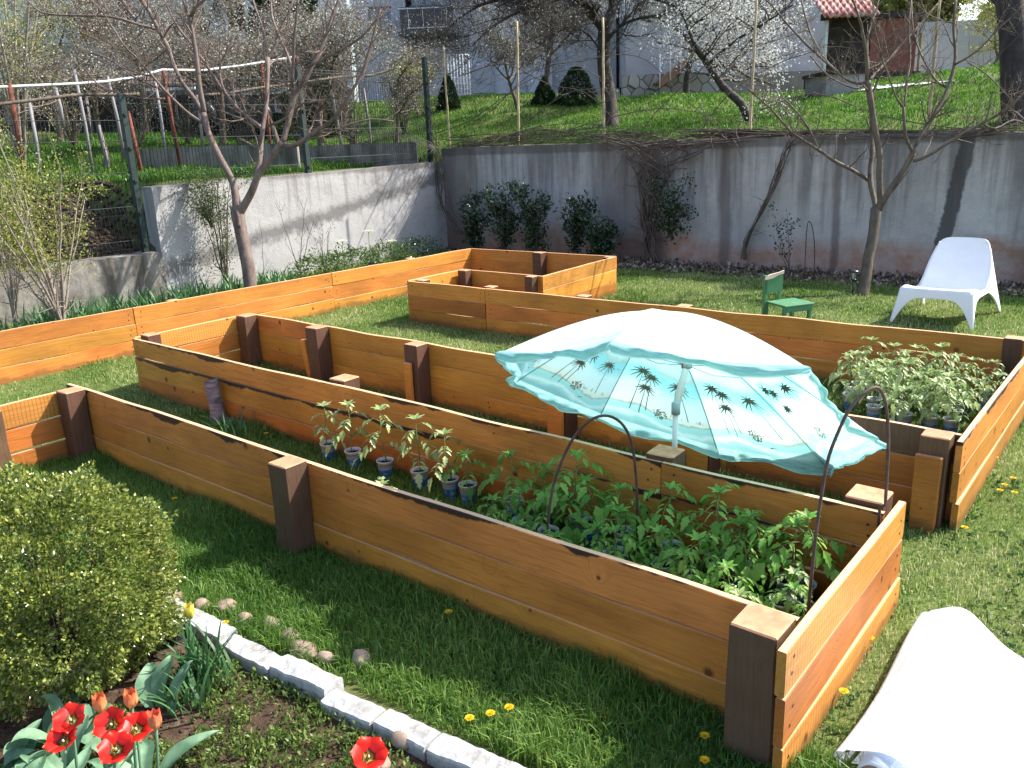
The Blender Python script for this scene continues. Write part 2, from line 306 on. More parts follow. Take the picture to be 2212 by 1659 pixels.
# ---------------------------------------------------------------- the raised bed (one comb of planks on posts)
bed=empty('raised_bed',(-3.5,4.5,0),label='large comb-shaped raised bed frame of orange stained planks on dark posts',cat='raised bed')
def plank(par,p0,p1,z0,z1,mat,th=.028,amp=.004,off=0,dz0=0,dz1=0):
    p0=Vector((*p0,0));p1=Vector((*p1,0));d=p1-p0;L=d.length;a=math.atan2(d.y,d.x);nu=max(3,int(L/.12));sd=rnd.random()*50;hh=(z1-z0)/2;mb=MB()
    sec=[(-1,-1),(-1,1),(1,1),(1,-1)];vs=[]
    bev=.003
    for i in range(nu+1):
        u=i/nu;x=(u-.5)*L;nb=mnoise.noise(Vector((x*2.1,sd,0)))*amp*1.6;ntp=mnoise.noise(Vector((x*2.1,sd,9)))*amp*1.3;bow=mnoise.noise(Vector((x*.6,sd,4)))*.006
        zb=-hh+nb+dz0*math.sin(u*math.pi*.5)**2; zt=hh+ntp+dz1*math.sin(u*math.pi*.5)**2
        for (yy,zz) in ((-th/2,zb+bev),(-th/2,zt-bev),(-th/2+bev,zt),(th/2-bev,zt),(th/2,zt-bev),(th/2,zb+bev),(th/2-bev,zb),(-th/2+bev,zb)):
            vs.append((x,yy+bow+off,zz))
    fs=[(i*8+k,(i+1)*8+k,(i+1)*8+(k+1)%8,i*8+(k+1)%8)[::-1] for i in range(nu) for k in range(8)]+[tuple(range(8))[::-1],tuple(nu*8+k for k in range(8))]
    mb.add(vs,fs)
    for sx_ in (-1,1):
        for zz in (-.3,.3):
            for sy in (-1,1):
                cx_=sx_*(L/2-.055+rnd.uniform(-.01,.01)); cy_=sy*(th/2+.0012)+off+mnoise.noise(Vector((cx_*.6,sd,4)))*.006; cz_=zz*hh*1.1+rnd.uniform(-.01,.01); ds=[(cx_+.0062*math.cos(q*1.047),cy_,cz_+.0062*math.sin(q*1.047)) for q in range(6)]; mb.add(ds,[tuple(range(6)) if sy<0 else tuple(range(6))[::-1]],1)
    o=mb.build('plank',[mat,M['screw']],par); c=(p0+p1)/2-bed.location; o.location=(c.x,c.y,(z0+z1)/2); o.rotation_euler=(0,0,a); return o
M['screw']=flat('screw_head',(.03,.02,.015),.5,.4,.1)
def panel(p0,p1,hs=(.15,.15,.15),mats=('wood','wood','wood'),g=.0025,splits=(),amp=.004,topd=None,**k):
    par=empty('wall_panel'); par.parent=bed
    p0=Vector(p0);p1=Vector(p1);us=[0]+list(splits)+[1]
    for a,b in zip(us[:-1],us[1:]):
        z=-.012
        hh=list(hs) 
        if len(us)>2: e=rnd.uniform(-.012,.012); hh[0]+=e; hh[1]-=e
        gp=.003/(p1-p0).length
        for i,h in enumerate(hh):
            td=(topd or {}).get(i,(0,0))
            plank(par,p0.lerp(p1,a+gp),p0.lerp(p1,b-gp),z+g,z+h,M[mats[i]],amp=amp,off=rnd.uniform(-.003,.003)+i*.0015,dz0=td[0],dz1=td[1]); z+=h
    return par
def post(x,y,s=.12,z=.45,rz=0,mat='post',s2=None,tilt=0):
    s2=s2 or s; bm=bmesh.new(); bmesh.ops.create_cube(bm,size=1); 
    bmesh.ops.scale(bm,vec=(s,s2,z+.1),verts=bm.verts); bmesh.ops.bevel(bm,geom=list(bm.edges),offset=.005,segments=1,affect='EDGES')
    bmesh.ops.subdivide_edges(bm,edges=[e for e in bm.edges if abs((e.verts[0].co-e.verts[1].co).z)>.2],cuts=5)
    for v in bm.verts: v.co+=Vector((mnoise.noise(v.co*6+Vector((x,y,0))),mnoise.noise(v.co*6+Vector((y,x,5))),0))*.005
    me=bpy.data.meshes.new('post'); bm.to_mesh(me); bm.free()
    for p in me.polygons: p.material_index=1 if p.normal.z>.7 else 0
    o=link('post',me,[M[mat],M['endgrain']],bed); o.location=(x-bed.location.x,y-bed.location.y,(z-.1)/2); o.rotation_euler=(tilt,0,R(rz)); return o
# front finger: front wall, end board, back wall
panel((-5.38,2.172),(-.715,2.155),mats=('wood','wood','wood_w'),topd={1:(0,-.003)},amp=.006)
panel((-.69,1.965),(-.685,3.15),hs=(.14,.165,.15),mats=('wood_s','wood','wood_s'),g=.005)
panel((-6.31,3.095),(-.715,3.02),splits=(.835,),mats=('wood','wood_w','wood_w'),amp=.007,topd={1:(0,0)})
for x,y,s,mt in ((-5.155,2.09,.12,'post'),(-3.02,2.085,.125,'post_g'),(-.79,2.07,.145,'post_g'),(-3.88,3.15,.13,'post'),(-1.66,3.10,.13,'post'),(-.80,3.115,.14,'post'),(-6.22,3.19,.11,'post')): post(x,y,s,z=.455 if y<2.5 else .462,rz=rnd.uniform(-2,2),mat=mt)
# short wall running towards the camera at the left, with its dark post
panel((-5.235,1.2),(-5.235,2.15),mats=('wood','wood','wood_s'),g=.008); post(-5.15,1.62,.12)
# end of the front aisle
panel((-6.325,3.11),(-6.335,4.14),mats=('wood','wood','wood_s'),g=.009,amp=.006)
post(-6.245,4.075,.125)
# second finger
panel((-6.345,4.165),(-.665,4.05),splits=(.189,.80),mats=('wood','wood','wood'),hs=(.15,.155,.148),amp=.006)
for x,s in ((-5.27,.13),(-4.15,.125),(-2.86,.13),(-1.9,.13),(-.75,.12)): post(x,4.165-(x+6.345)*.0202-.017-s/2-.003,s,z=.455,mat='post')
for o_ in [o for o in bpy.data.objects if o.name.startswith('plank')][-1:]: o_.data.materials[0]=M['post']; o_['label']='dark stained short top plank'
panel((-.645,3.94),(-.64,6.1),hs=(.155,.15,.15),mats=('wood_s','wood','wood_w'))
panel((-6.29,6.08),(-.68,6.165),splits=(.186,),hs=(.145,.155,.15),amp=.006,topd={0:(0,-.006)})
for x in (-6.2,-5.27,-4.17,-3.17,-.78): post(x,6.17+.03+(.0),.11,z=.443)
# third finger (short) with the outer wall
panel((-6.32,6.1),(-6.33,6.99),mats=('wood','wood','wood')); post(-6.22,6.885,.11)
panel((-6.34,6.97),(-5.20,6.96)); post(-5.3,6.895,.1,z=.44)
panel((-5.19,6.94),(-5.27,8.52),mats=('wood','wood','wood_s'))
panel((-7.5,8.46),(-5.28,8.55)); post(-6.33,8.425,.13); post(-5.34,8.47,.09,z=.44)
panel((-7.62,1.6),(-7.50,8.45),splits=(.315,.655),hs=(.15,.155,.15),mats=('wood','wood','wood'),amp=.006)
post(-7.64,4.2,.1,z=.44); post(-7.6,7.4,.1,z=.44)
# loose boards leaning against the posts
def stake(x,y,h,w,rz=0,ly=0,mat='wood',th=.03):
    o=post(x,y,w,h,rz,mat,s2=th); o.name='support_board'; o.rotation_euler=(0,ly,R(rz)); return o
stake(-5.39,4.03,.34,.055,0,R(-7)); stake(-4.16,3.955,.33,.065); stake(-2.86,3.925,.38,.115,mat='wood'); stake(-1.9,3.905,.36,.115,mat='wood'); stake(-.76,3.893,.37,.11,mat='wood')
# ---------------------------------------------------------------- green wire fence on the left walls
M['green']=flat('dark_green_paint',(.004,.02,.017),.6,.5,.1)
M['wire']=flat('green_wire',(.008,.016,.014),.6,.5,.1)
fence=empty('wire_fence',(-10.5,5.5,.6),label='dark green welded wire fence with square posts on the left walls',cat='fence')
def fpart(mb,name,mat):
    o=mb.build(name,mat,fence); o.location=-Vector(fence.location); return o
posts=[(2.78,.55,2.45),(5.5,.55,2.52),(8.23,1.40,2.98),(10.9,1.45,3.20)]
for y,z0,z1 in posts:
    mb=MB(); mb.box((-10.5,y,(z0+z1)/2),(.07,.07,z1-z0)); mb.box((-10.5,y,z1+.01),(.08,.08,.02)); o=fpart(mb,'post',M['green']); 
    for zz in np.arange(z0+.15,z1-.1,.4):
        mc=MB(); mc.box((-10.455,y,zz),(.02,.04,.03)); mc.build('clip',M['wire'],o)
for (y0,z0,h) in ((2.84,.62,1.62),(5.56,1.44,1.34),(8.29,1.52,1.42)):
    mb=MB(); y1=y0+2.6; bends=[.1,.52,.94,1.32]
    def xo(z): 
        for b in bends:
            if abs(z-b)<.05: return .035*(1-abs(z-b)/.05)
        return 0
    zs=sorted(set([0,h]+[v for b in bends for v in(b-.05,b,b+.05) if v<h]))
    for k in range(53):
        y=y0+k*.05; pts=[(-10.5+xo(z),y,z0+z) for z in zs]; mb.tube(pts,.0042,4,smooth=False)
    for b in bends+[h-.01]:
        for dz in (-.05,.05) if b in bends else (0,):
            if b+dz<h: mb.tube([(-10.497,y0-.02,z0+b+dz),(-10.497,y1+.02,z0+b+dz)],.004,4,smooth=False)
    fpart(mb,'mesh_panel',M['wire'])
# pale cane stakes and thin wires on top of the far wall
M['cane']=flat('dry_cane',(.42,.33,.20),.7,.2,.2,12)
for i,(a,b,l) in enumerate((((1117,60),(1120,318),'thin pale cane stake on the far wall, nearest the corner'),((1302,38),(1305,285),'pale cane stake in front of the dark forked tree'),((1634,0),(1620,292),'tall pale cane stake beside the blossom tree trunk'),((2030,0),(2008,262),'slightly leaning cane stake above the white plastic chair'),((958,110),(972,318),'grey cane stake right next to the last green fence post'))):
    p=gy(*a,11.2);q=gy(*b,11.2); q.z=1.6; p=p+(p-q)*(.05 if i!=1 else 0); mb=MB(); n=9; pts=[q.lerp(p,k/n)+Vector((rnd.uniform(-.006,.006),0,0)) for k in range(n+1)]
    mb.tube([v-q for v in pts],[.021-.006*k/n+(.003 if k%3==0 else 0) for k in range(n+1)],7); mb.build('cane_stake',M['cane'],loc=q,label=l,cat='stake',group='cane stakes on the far wall')
# ---------------------------------------------------------------- beach umbrella
c0=Vector((-1.794,3.411,.568)); sc_=.84/.9; cc=Vector(CAM)+(c0-Vector(CAM))*sc_; ax=Vector((-.090,.5385,.8378)).normalized()
tips=[]
for px in ((1328,735),(1092,757),(1118,819),(1298,893),(1549,965),(1786,1005),(1896,950),(1736,789)):
    d=Vector(ray(*px)); tips.append(Vector(CAM)+d*((cc-Vector(CAM)).dot(ax)/d.dot(ax)))
A0=Vector((-1.833,3.643,.928)); dA=(A0-Vector(CAM)).dot(Vector(fw))*sc_; AP=gd(1424,673,dA)
NP=8
def S(k,t,s,off=0.):
    T0=tips[k%8];T1=tips[(k+1)%8]; rb=lambda T:(AP+(T-AP)*s+ax*(.24*s*(1-s)*(1-.3*s)))
    sag=4*t*(1-t); p=rb(T0).lerp(rb(T1),t); ctr=AP-ax*.2
    p-=ax*(.012*sag*s); p+= (cc-p)*(.055*sag*s**3)   # cloth pulls in between the ribs
    return p-ax*off
umb=empty('beach_umbrella',gy(1457,973,3.26).to_2d().to_3d(),label='turquoise beach umbrella printed with palm trees, tilted on a white pole',cat='umbrella')
def upart(mb,name,mat,par=None):
    o=mb.build(name,mat,par or umb); o.location=-Vector(umb.location) if par is None else (0,0,0); return o
mb=MB(); NS,NT_=22,12; uvs=[]
for k in range(8): mb.grid(lambda u,v:S(k,u,v),NT_,NS)
b0=len(mb.v)
def val(k,u,v):
    p=S(k,u,1.); out=(p-cc); out-=ax*out.dot(ax); out.normalize(); ph=k*1.7
    ruf=math.sin(u*19+ph)*.4+math.sin(u*41+ph*2)*.25+mnoise.noise(Vector((u*6+k*9,v*2,3)))*1.2
    dn=Vector((0,0,-1))*.55-ax*.45
    return p+dn*(v*(.045+.014*math.sin(u*9+ph)))+out*(.03*v+.030*ruf*math.sin(v*2.6)*min(1,u*6,(1-u)*6)+.03*math.sin(v*3.1))
for k in range(8): mb.grid(lambda u,v:val(k,u,v),40,7)
me=mb.mesh('canopy')
uv=me.attributes.new('cs','FLOAT_VECTOR','POINT'); arr=[]
for k in range(8):
    for i in range(NT_+1):
        for j in range(NS+1): arr+= [k+i/NT_,j/NS,0]
for k in range(8):
    for i in range(41):
        for j in range(8): arr+=[k+i/40,1+j/7*.2,0]
uv.data.foreach_set('vector',arr)
t=NT('beach_print_cloth',.7,.25); a=t.n('ShaderNodeAttribute',attribute_name='cs'); s_=t.sep(a.outputs['Vector'])
mpv=t.n('ShaderNodeMapping',Scale=(3.,9.,1)); t.t.links.new(a.outputs['Vector'],mpv.inputs[0]); wn=t.noise(mpv.outputs[0],1.6,4,.6)
mp2=t.n('ShaderNodeMapping',Scale=(7.,60.,1)); t.t.links.new(a.outputs['Vector'],mp2.inputs[0]); ws=t.noise(mp2.outputs[0],1.,2,.5)
u_=t.math('FRACT',s_[0]); tri=t.math('SINE',t.math('MULTIPLY',u_,6.283))
v_=t.math('ADD',s_[1],t.math('ADD',t.math('MULTIPLY',t.math('SUBTRACT',wn,.5),.08),t.math('MULTIPLY',tri,.028)))
c=t.ramp(v_,[(0,(.36,.80,.84)),(.30,(.24,.75,.80)),(.50,(.40,.84,.85)),(.555,(.22,.50,.46)),(.575,(.10,.62,.68)),(.65,(.14,.68,.72)),(.72,(.50,.88,.88)),(.82,(.60,.90,.88)),(.872,(.62,.80,.66)),(.88,(.20,.36,.28)),(.89,(.24,.72,.68)),(.925,(.20,.66,.64)),(.95,(.55,.88,.84)),(.975,(.18,.60,.58)),(1.,(.09,.42,.42))])
wv=t.math('MULTIPLY',t.ramp(ws,[(.60,0.),(.66,1.)]),t.ramp(v_,[(.1,.25),(.5,.5),(.58,1.),(.70,1.),(.74,.2),(.8,0.)])); c=t.mix(t.math('MULTIPLY',wv,.55),c,(.03,.40,.46))
vl=t.ramp(t.noise(mpv.outputs[0],3.,3,.6),[(.4,(.10,.42,.41)),(.6,(.26,.62,.60))]); c=t.mix(t.math('MULTIPLY_ADD',s_[1],200.,-199.5,clamp=True),c,vl)
hem=t.math('MULTIPLY_ADD',s_[1],80.,-94.4,clamp=True); c=t.mix(hem,c,(.7,.85,.83))
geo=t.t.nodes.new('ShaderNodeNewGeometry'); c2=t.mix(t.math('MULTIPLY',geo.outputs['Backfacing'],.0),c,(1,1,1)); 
c=t.mix(.22,c,(.8,.95,.95)); c3=t.mix(t.math('MULTIPLY_ADD',t.math('MULTIPLY_ADD',s_[1],200.,-199.5,clamp=True),-.72,.84),c,(.88,.90,.88)); BF=geo.outputs['Backfacing']  # outer face bleached towards white: sun overexposure put into the cloth colour
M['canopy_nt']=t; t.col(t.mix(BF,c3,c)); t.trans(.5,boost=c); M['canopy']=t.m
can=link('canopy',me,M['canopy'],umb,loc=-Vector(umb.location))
mp=MB() # printed palms, bushes and shore plants: thin ink lying on the inner face of the cloth
def strip(k,pts,w0,w1):
    L=len(pts); vs=[]
    for i,(t_,s__) in enumerate(pts):
        a=pts[max(i-1,0)];b=pts[min(i+1,L-1)]; dx=(b[0]-a[0])*.64;dy=(b[1]-a[1]); l=math.hypot(dx,dy)+1e-9; w_=w0+(w1-w0)*i/(L-1); nx=-dy/l*w_/.64; ny=dx/l*w_
        vs+= [S(k,t_+nx,s__+ny,.0025),S(k,t_-nx,s__-ny,.0025)]
    mp.add(vs,[(2*i,2*i+1,2*i+3,2*i+2) for i in range(L-1)])
def palm(k,t0,s0,hgt,lean,fr):
    # trunk from shore (s0) towards apex
    pts=[(t0+lean*(q/6)**1.3*.6,s0-hgt*q/6) for q in range(7)]; strip(k,pts,.0030,.0022); tx,ty=pts[-1]
    for i in range(11):
        a=-math.pi*.5+(i-5)*.52; l=fr*rnd.uniform(.6,.8)
        q=[(tx+math.cos(a)*l*e*1.9,ty+math.sin(a)*l*e*.8+.34*l*e*e) for e in (0,.35,.7,1)]
        strip(k,q,.0075,.002)
for k in range(8):
    for (t0,s0,h_,le,fr) in ((.20,.89,.31,.12,.12),(.29,.90,.20,.06,.08),(.35,.87,.26,.05,.095),(.78,.87,.24,-.12,.10)): palm(k,t0,s0,h_,le*.7,fr)
    for q in range(70):
        a=rnd.uniform(0,6.28); rr=rnd.uniform(0,1)**.5*.038; tx=.50+math.cos(a)*rr*1.8; ty=.872+math.sin(a)*rr
        strip(k,[(tx,ty),(tx+rnd.uniform(-.02,.02),ty-rnd.uniform(.002,.012))],.003,.002)
    for q in range(16):
        tx=rnd.choice((.62,.70,.9))+rnd.uniform(-.03,.03); strip(k,[(tx,.868),(tx+rnd.uniform(-.012,.012),.868-rnd.uniform(.006,.03))],.0012,.0008)
    strip(k,[(.60,.94),(.63,.933),(.66,.94)],.004,.001)
o=mp.build('palm_print',flat('brown_print_ink',(.17,.18,.13),.8,.1,.2),can)
mb=MB(); 
for k in range(8): mb.tube([S(k,0,s,.012) for s in np.linspace(.02,1.,14)],.0028,5)
upart(mb,'ribs',flat('rib_steel',(.20,.45,.45),.4,.5,.1))
P1=gy(1457,973,3.27); P2=gy(1460,879,3.27); foot=Vector((P1.x-.01,P1.y-.01,-.05)); P3=gy(1487,775,3.40); P4=P2+(P3-P2)*1.12
mb=MB(); mb.tube([foot,P1,P2],.0125,12); upart(mb,'lower_pole',flat('white_pole_paint',(.62,.66,.64),.35,.5,.03))
mb=MB(); mb.tube([P2,P3,P4],.017,12); upart(mb,'upper_pole',flat('white_sleeve_paint',(.70,.74,.72),.35,.5,.03))
mb=MB(); mb.tube([P2-Vector((0,0,.035)),P2+Vector((0,0,.02))],.0205,12); upart(mb,'tilt_joint',flat('grey_joint_plastic',(.25,.34,.34),.4,.5,.1))
q=P2.lerp(P3,.86); mb=MB(); mb.box((q.x-.004,q.y-.018,q.z),(.014,.012,.035)); upart(mb,'catch',flat('red_catch',(.5,.06,.05),.4,.4,.05))
mb=MB(); q=P4-(P3-P2).normalized()*.06; mb.tube([q-Vector((0,0,.012)),q+Vector((0,0,.012))],.026,12)
for k in range(8):
    e=S(k,0,.45,.02); mb.tube([q,q.lerp(e,.5)-ax*.02,e],.002,4)
upart(mb,'runner_with_struts',flat('strut_wire',(.30,.36,.36),.4,.5,.1))
# ---------------------------------------------------------------- bent rods
M['rod']=flat('rusty_rod',(.085,.052,.042),.7,.3,.25,20,.3)
def hoop(name,A,top,B,label,zA=-.03,r=.006):
    A=Vector(A);B=Vector(B);top=Vector(top); pts=[]
    for i in range(33):
        u=i/32; a=math.pi*u; base=A.lerp(B,.5-.5*math.cos(a)); h=math.sin(a)**.62 if 0<u<1 else 0
        pk=top.z; sk=(top-(A+B)/2); pts.append(Vector((base.x+sk.x*h*math.sin(a),base.y+sk.y*h*math.sin(a),zA+(pk-zA)*h)))
    mb=MB(); mb.tube([p-A for p in pts],r,7); return mb.build(name,M['rod'],loc=A,label=label,cat='hoop',group='bent rod hoops in the front planter')
def rod(px,Y0,Y1,label,r=.006):
    n=len(px); pts=[gy(x,y,Y0+(Y1-Y0)*i/(n-1)) for i,(x,y) in enumerate(px)]
    def cr_(p,k=4):
        o=[]
        for i in range(len(p)-1):
            a,b,c,d=p[max(i-1,0)],p[i],p[i+1],p[min(i+2,len(p)-1)]
            for j in range(k): t=j/k; o.append(.5*(2*b+(c-a)*t+(2*a-5*b+4*c-d)*t*t+(3*b-a-3*c+d)*t**3))
        return o+[p[-1]]
    pts=cr_(pts); e0=pts[0].copy(); e0.z=-.03; e1=pts[-1].copy(); e1.z=-.03; e1.x=min(e1.x,-.722); pts=[Vector((min(p.x,-.722),p.y,p.z)) if p.z<.5 else p for p in pts]; pts=[e0]+pts+[e1]; A=e0.copy(); mb=MB(); mb.tube([p-A for p in pts],r,7); mb.build('bent_rod',M['rod'],loc=A,label=label,cat='hoop',group='bent rod hoops in the front planter')
rod(((1747,1310),(1762,1160),(1785,1010),(1808,940),(1835,885),(1868,848),(1897,838),(1913,872),(1919,950),(1914,1060),(1911,1108)),2.5,2.97,'tall rusty rod bent into a hoop beside the end board of the front planter')
rod(((1183,1130),(1195,1050),(1225,970),(1262,918),(1303,898),(1340,912),(1364,955),(1374,1030),(1377,1110)),2.5,2.82,'lower rusty hoop whose top touches the left side of the umbrella')
# ---------------------------------------------------------------- potted tomato seedlings
t=NT('printed_yoghurt_cup',.35,.5); p=t.co(); s_=t.sep(p); ang=t.math('ARCTAN2',s_[1],s_[0]); z=s_[2]
zz=t.math('MULTIPLY',z,1/.12); aw=t.math('MULTIPLY',ang,5.2)
d1=t.math('ABSOLUTE',t.math('SINE',t.math('ADD',aw,t.math('MULTIPLY',zz,42)))); d2=t.math('ABSOLUTE',t.math('SINE',t.math('SUBTRACT',aw,t.math('MULTIPLY',zz,42))))
lat=t.math('MULTIPLY_ADD',t.math('MINIMUM',d1,d2),-8.,3.4,clamp=True)
blue=t.ramp(t.noise(p,55,3,.5),[(.4,(.02,.09,.25)),(.55,(.03,.18,.42)),(.65,(.25,.40,.55))])
cb=t.t.nodes.new('ShaderNodeCombineXYZ'); t.t.links.new(t.math('MULTIPLY',ang,1.9),cb.inputs[0]); t.t.links.new(t.math('MULTIPLY',zz,3.2),cb.inputs[1])
vf=t.n('ShaderNodeTexVoronoi',Scale=1.5); t.t.links.new(cb.outputs[0],vf.inputs['Vector'])
blue=t.mix(t.ramp(vf.outputs['Distance'],[(.16,1.),(.18,0.)]),blue,(.5,.52,.5)); blue=t.mix(t.ramp(vf.outputs['Distance'],[(.07,1.),(.09,0.)]),blue,(.75,.22,.06))
band_=t.math('MULTIPLY_ADD',t.math('SUBTRACT',zz,.60),60,.5,clamp=True); c=t.mix(band_,blue,t.mix(lat,(.08,.14,.26),(.50,.52,.54)))
c=t.mix(t.math('MULTIPLY_ADD',t.math('SUBTRACT',zz,.88),60,.5,clamp=True),c,(.52,.53,.53)); t.col(c); M['cup']=t.m
M['pot_soil']=flat('potting_soil',(.022,.013,.010),.95,.1,.5,60,.6)
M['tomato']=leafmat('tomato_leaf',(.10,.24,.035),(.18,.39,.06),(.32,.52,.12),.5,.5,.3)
M['tomato_pale']=leafmat('tomato_leaf_sunlit',(.20,.31,.09),(.33,.44,.15),(.48,.56,.28),.4,.45,.5)  # pale copy of the tomato leaf, sunlight put into its colour
M['stem']=flat('tomato_stem',(.16,.20,.07),.6,.3,.2)
def leaflet(V,Fc,base,d,n,L,w):
    """lobed, folded leaflet: base point, direction, normal"""
    d=d.normalized(); s=d.cross(n); s=s.normalized() if s.length>1e-4 else d.orthogonal(); n=s.cross(d)
    out=[(.0,.0),(.16,.20),(.34,.42),(.42,.27),(.60,.34),(.68,.18),(.84,.17),(1.,0)]
    b=len(V); mid=[0,.18,.38,.44,.62,.7,.86,1.]
    for i,(x,y) in enumerate(out):
        dr=-n*(x*x*.28*L)
        V.append(base+d*(mid[i]*L)+dr); V.append(base+d*(x*L)+s*(y*w)+n*(y*w*.25)+dr); V.append(base+d*(x*L)-s*(y*w)+n*(y*w*.25)+dr)
    for i in range(7): a=b+3*i; Fc.append((a,a+1,a+4,a+3)); Fc.append((a,a+3,a+5,a+2))
def seedling(h,nl,spread,tone,seed,tilt=.1,cup=True):
    rr=random.Random(seed); root=empty('potted_tomato_seedling'); h0=.10
    mb=MB(); prof=[(.030,0),(.033,.002),(.0365,.05),(.0415,.075),(.0455,.112),(.049,.114),(.0495,.12),(.0465,.121),(.044,.113),(.0405,.10)]; mb.lathe(prof,22); mb.add([(0,0,.002)],[]); mb.build('cup',M['cup'],root)
    mb=MB(); mb.lathe([(.0408,.099),(.03,.101),(.012,.105),(.0,.106)],14); mb.build('soil',M['pot_soil'],root)
    ms=MB(); V=[];Fc=[]; lx,ly=rr.uniform(-tilt,tilt),rr.uniform(-tilt,tilt)
    P=lambda u:Vector((lx*h*u*u+math.sin(u*5+seed)*.006,ly*h*u*u+math.cos(u*4+seed)*.006,h0+h*u)); ms.tube([P(u) for u in np.linspace(0,1,9)],[.0034-.0018*u for u in np.linspace(0,1,9)],6)
    for i in range(nl):
        u=.28+.72*(i/(nl-1)) ; a=i*2.4+rr.uniform(-.4,.4); o=P(u); L=spread*(1.15-.55*u*u if u<.97 else .5)*rr.uniform(.8,1.15); el=.75 if u<.95 else 1.2
        dr=Vector((math.cos(a),math.sin(a),0)); pts=[o+dr*(L*q)+Vector((0,0,1))*(L*(el*q-.95*q*q)) for q in np.linspace(0,1,6)]; ms.tube(pts,[.0017-.0002*q for q in range(6)],4)
        for q,sz in ((2,.5),(3,.78),(4,.9)):
            for sd in (-1,1):
                tn=(pts[q+1]-pts[q-1]).normalized(); sdv=tn.cross(Vector((0,0,1))).normalized()*sd
                d=(sdv*.9+tn*.55+Vector((0,0,rr.uniform(-.35,.05)))); l_=L*.50*sz*rr.uniform(.8,1.15); leaflet(V,Fc,pts[q]+sdv*.004,d,Vector((rr.uniform(-.3,.3),rr.uniform(-.3,.3),1)),l_,l_*.62)
        tn=(pts[5]-pts[3]).normalized(); leaflet(V,Fc,pts[5],tn+Vector((0,0,-.2)),Vector((rr.uniform(-.2,.2),rr.uniform(-.2,.2),1)),L*.60,L*.42)
    for i in range(6):
        a=i*1.05; leaflet(V,Fc,P(1.),Vector((math.cos(a),math.sin(a),.8)),Vector((0,0,1)),.045,.03)
    st=ms.build('stem',M['stem'],root); me=bpy.data.meshes.new('leaves'); me.from_pydata([tuple(v) for v in V],[],Fc)
    at=me.attributes.new('rnd','FLOAT','POINT'); vals=[]
    for i in range(len(V)//24): vals+= [rr.random()]*24
    at.data.foreach_set('value',vals); link('foliage',me,M[tone],root); return root
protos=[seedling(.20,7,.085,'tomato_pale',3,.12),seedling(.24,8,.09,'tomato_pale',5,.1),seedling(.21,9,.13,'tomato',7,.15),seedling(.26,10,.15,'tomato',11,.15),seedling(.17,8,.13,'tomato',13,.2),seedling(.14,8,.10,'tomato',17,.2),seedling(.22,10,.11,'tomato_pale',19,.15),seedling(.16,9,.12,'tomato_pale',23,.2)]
used=set()
def place(i,x,y,rz,sc,label,group):
    if i in used: o=copy_tree(protos[i])
    else: o=protos[i]; used.add(i)
    o.location=(x,y,hz(x,y)); o.rotation_euler=(rnd.uniform(-.03,.03),rnd.uniform(-.03,.03),rz); o.scale=(1,1,1)
    for ch in o.children:
        if ch.name.startswith(('stem','foliage')): ch.scale=(sc,sc,sc); ch.location=(0,0,.10*(1-sc))
    o['label']=label; o['category']='potted plant'; o['group']=group
    return o
row=[((738,945),'first and farthest left tomato seedling of the row in blue and white cups'),((793,960),'second tomato seedling from the left in a blue and white cup'),((860,980),'third tomato seedling from the left, with drooping leaves above its cup'),((933,1002),'fourth tomato seedling from the left, tall with a forked stem'),((992,1024),'fifth tomato seedling from the left, in front of the dark gap between planks'),((1028,1035),'sixth tomato seedling from the left, shaded cup touching the fifth one')]
for i,(px,lb) in enumerate(row):
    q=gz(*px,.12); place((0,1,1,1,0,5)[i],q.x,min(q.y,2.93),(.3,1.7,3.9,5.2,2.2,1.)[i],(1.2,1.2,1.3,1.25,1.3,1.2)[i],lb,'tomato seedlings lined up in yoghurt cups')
G1='tomato seedlings crowded in the front planter'
near=[(1185,1143,4,'tomato seedling in a white rimmed cup at the foot of the low hoop'),(1270,1105,3,'tall bright green tomato seedling in the middle of the crowd, right of the low hoop'),(1330,1190,4,None),(1385,1120,2,None),(1455,1172,3,'tallest dark green tomato seedling, pressed against the back plank'),(1560,1192,3,'tomato seedling in a blue lattice cup left of the tall hoop'),(1620,1212,2,'tomato seedling in a plain grey cup left of the tall hoop'),(1705,1243,2,'tomato seedling in a grey rimmed cup right at the tall hoop'),(1790,1195,3,'sunlit tomato seedling in the far corner by the end board'),(1110,1075,2,None),(1220,1065,4,None),(1430,1215,5,None),(1500,1255,4,None),(1660,1165,4,None),(1340,1085,4,None),(1130,1120,5,None)]
for px,py,i,lb in near:
    q=gz(px,py,.12); place(i,q.x,min(q.y,2.92),rnd.uniform(0,6),rnd.uniform(1.05,1.25),lb or 'leafy green tomato seedling standing among the crowded cups of the front planter',G1)
for x,y,i in ((-2.05,2.5,5),(-1.8,2.42,4),(-1.62,2.6,2),(-1.45,2.42,5),(-1.3,2.55,2),(-1.15,2.40,7),(-1.0,2.5,7),(-.9,2.35,7),(-.86,2.6,2),(-1.12,2.62,4),(-.98,2.75,7),(-1.75,2.66,5),(-2.3,2.62,5),(-1.28,2.3,5)):
    place(i,x,y,rnd.uniform(0,6),rnd.uniform(.8,1.),'low green tomato seedling half hidden behind the front plank',G1)
for px,py,lb in ((835,1075,'pale seedling whose leaf tips just show above the front plank, left one'),(960,1120,'pale seedling whose leaf tips just show above the front plank, right one')):
    q=gy(px,py,2.45); place(7,q.x,2.45,rnd.uniform(0,6),.95+.0*q.z,lb,G1)
G2='tomato seedlings crowded in the second planter'
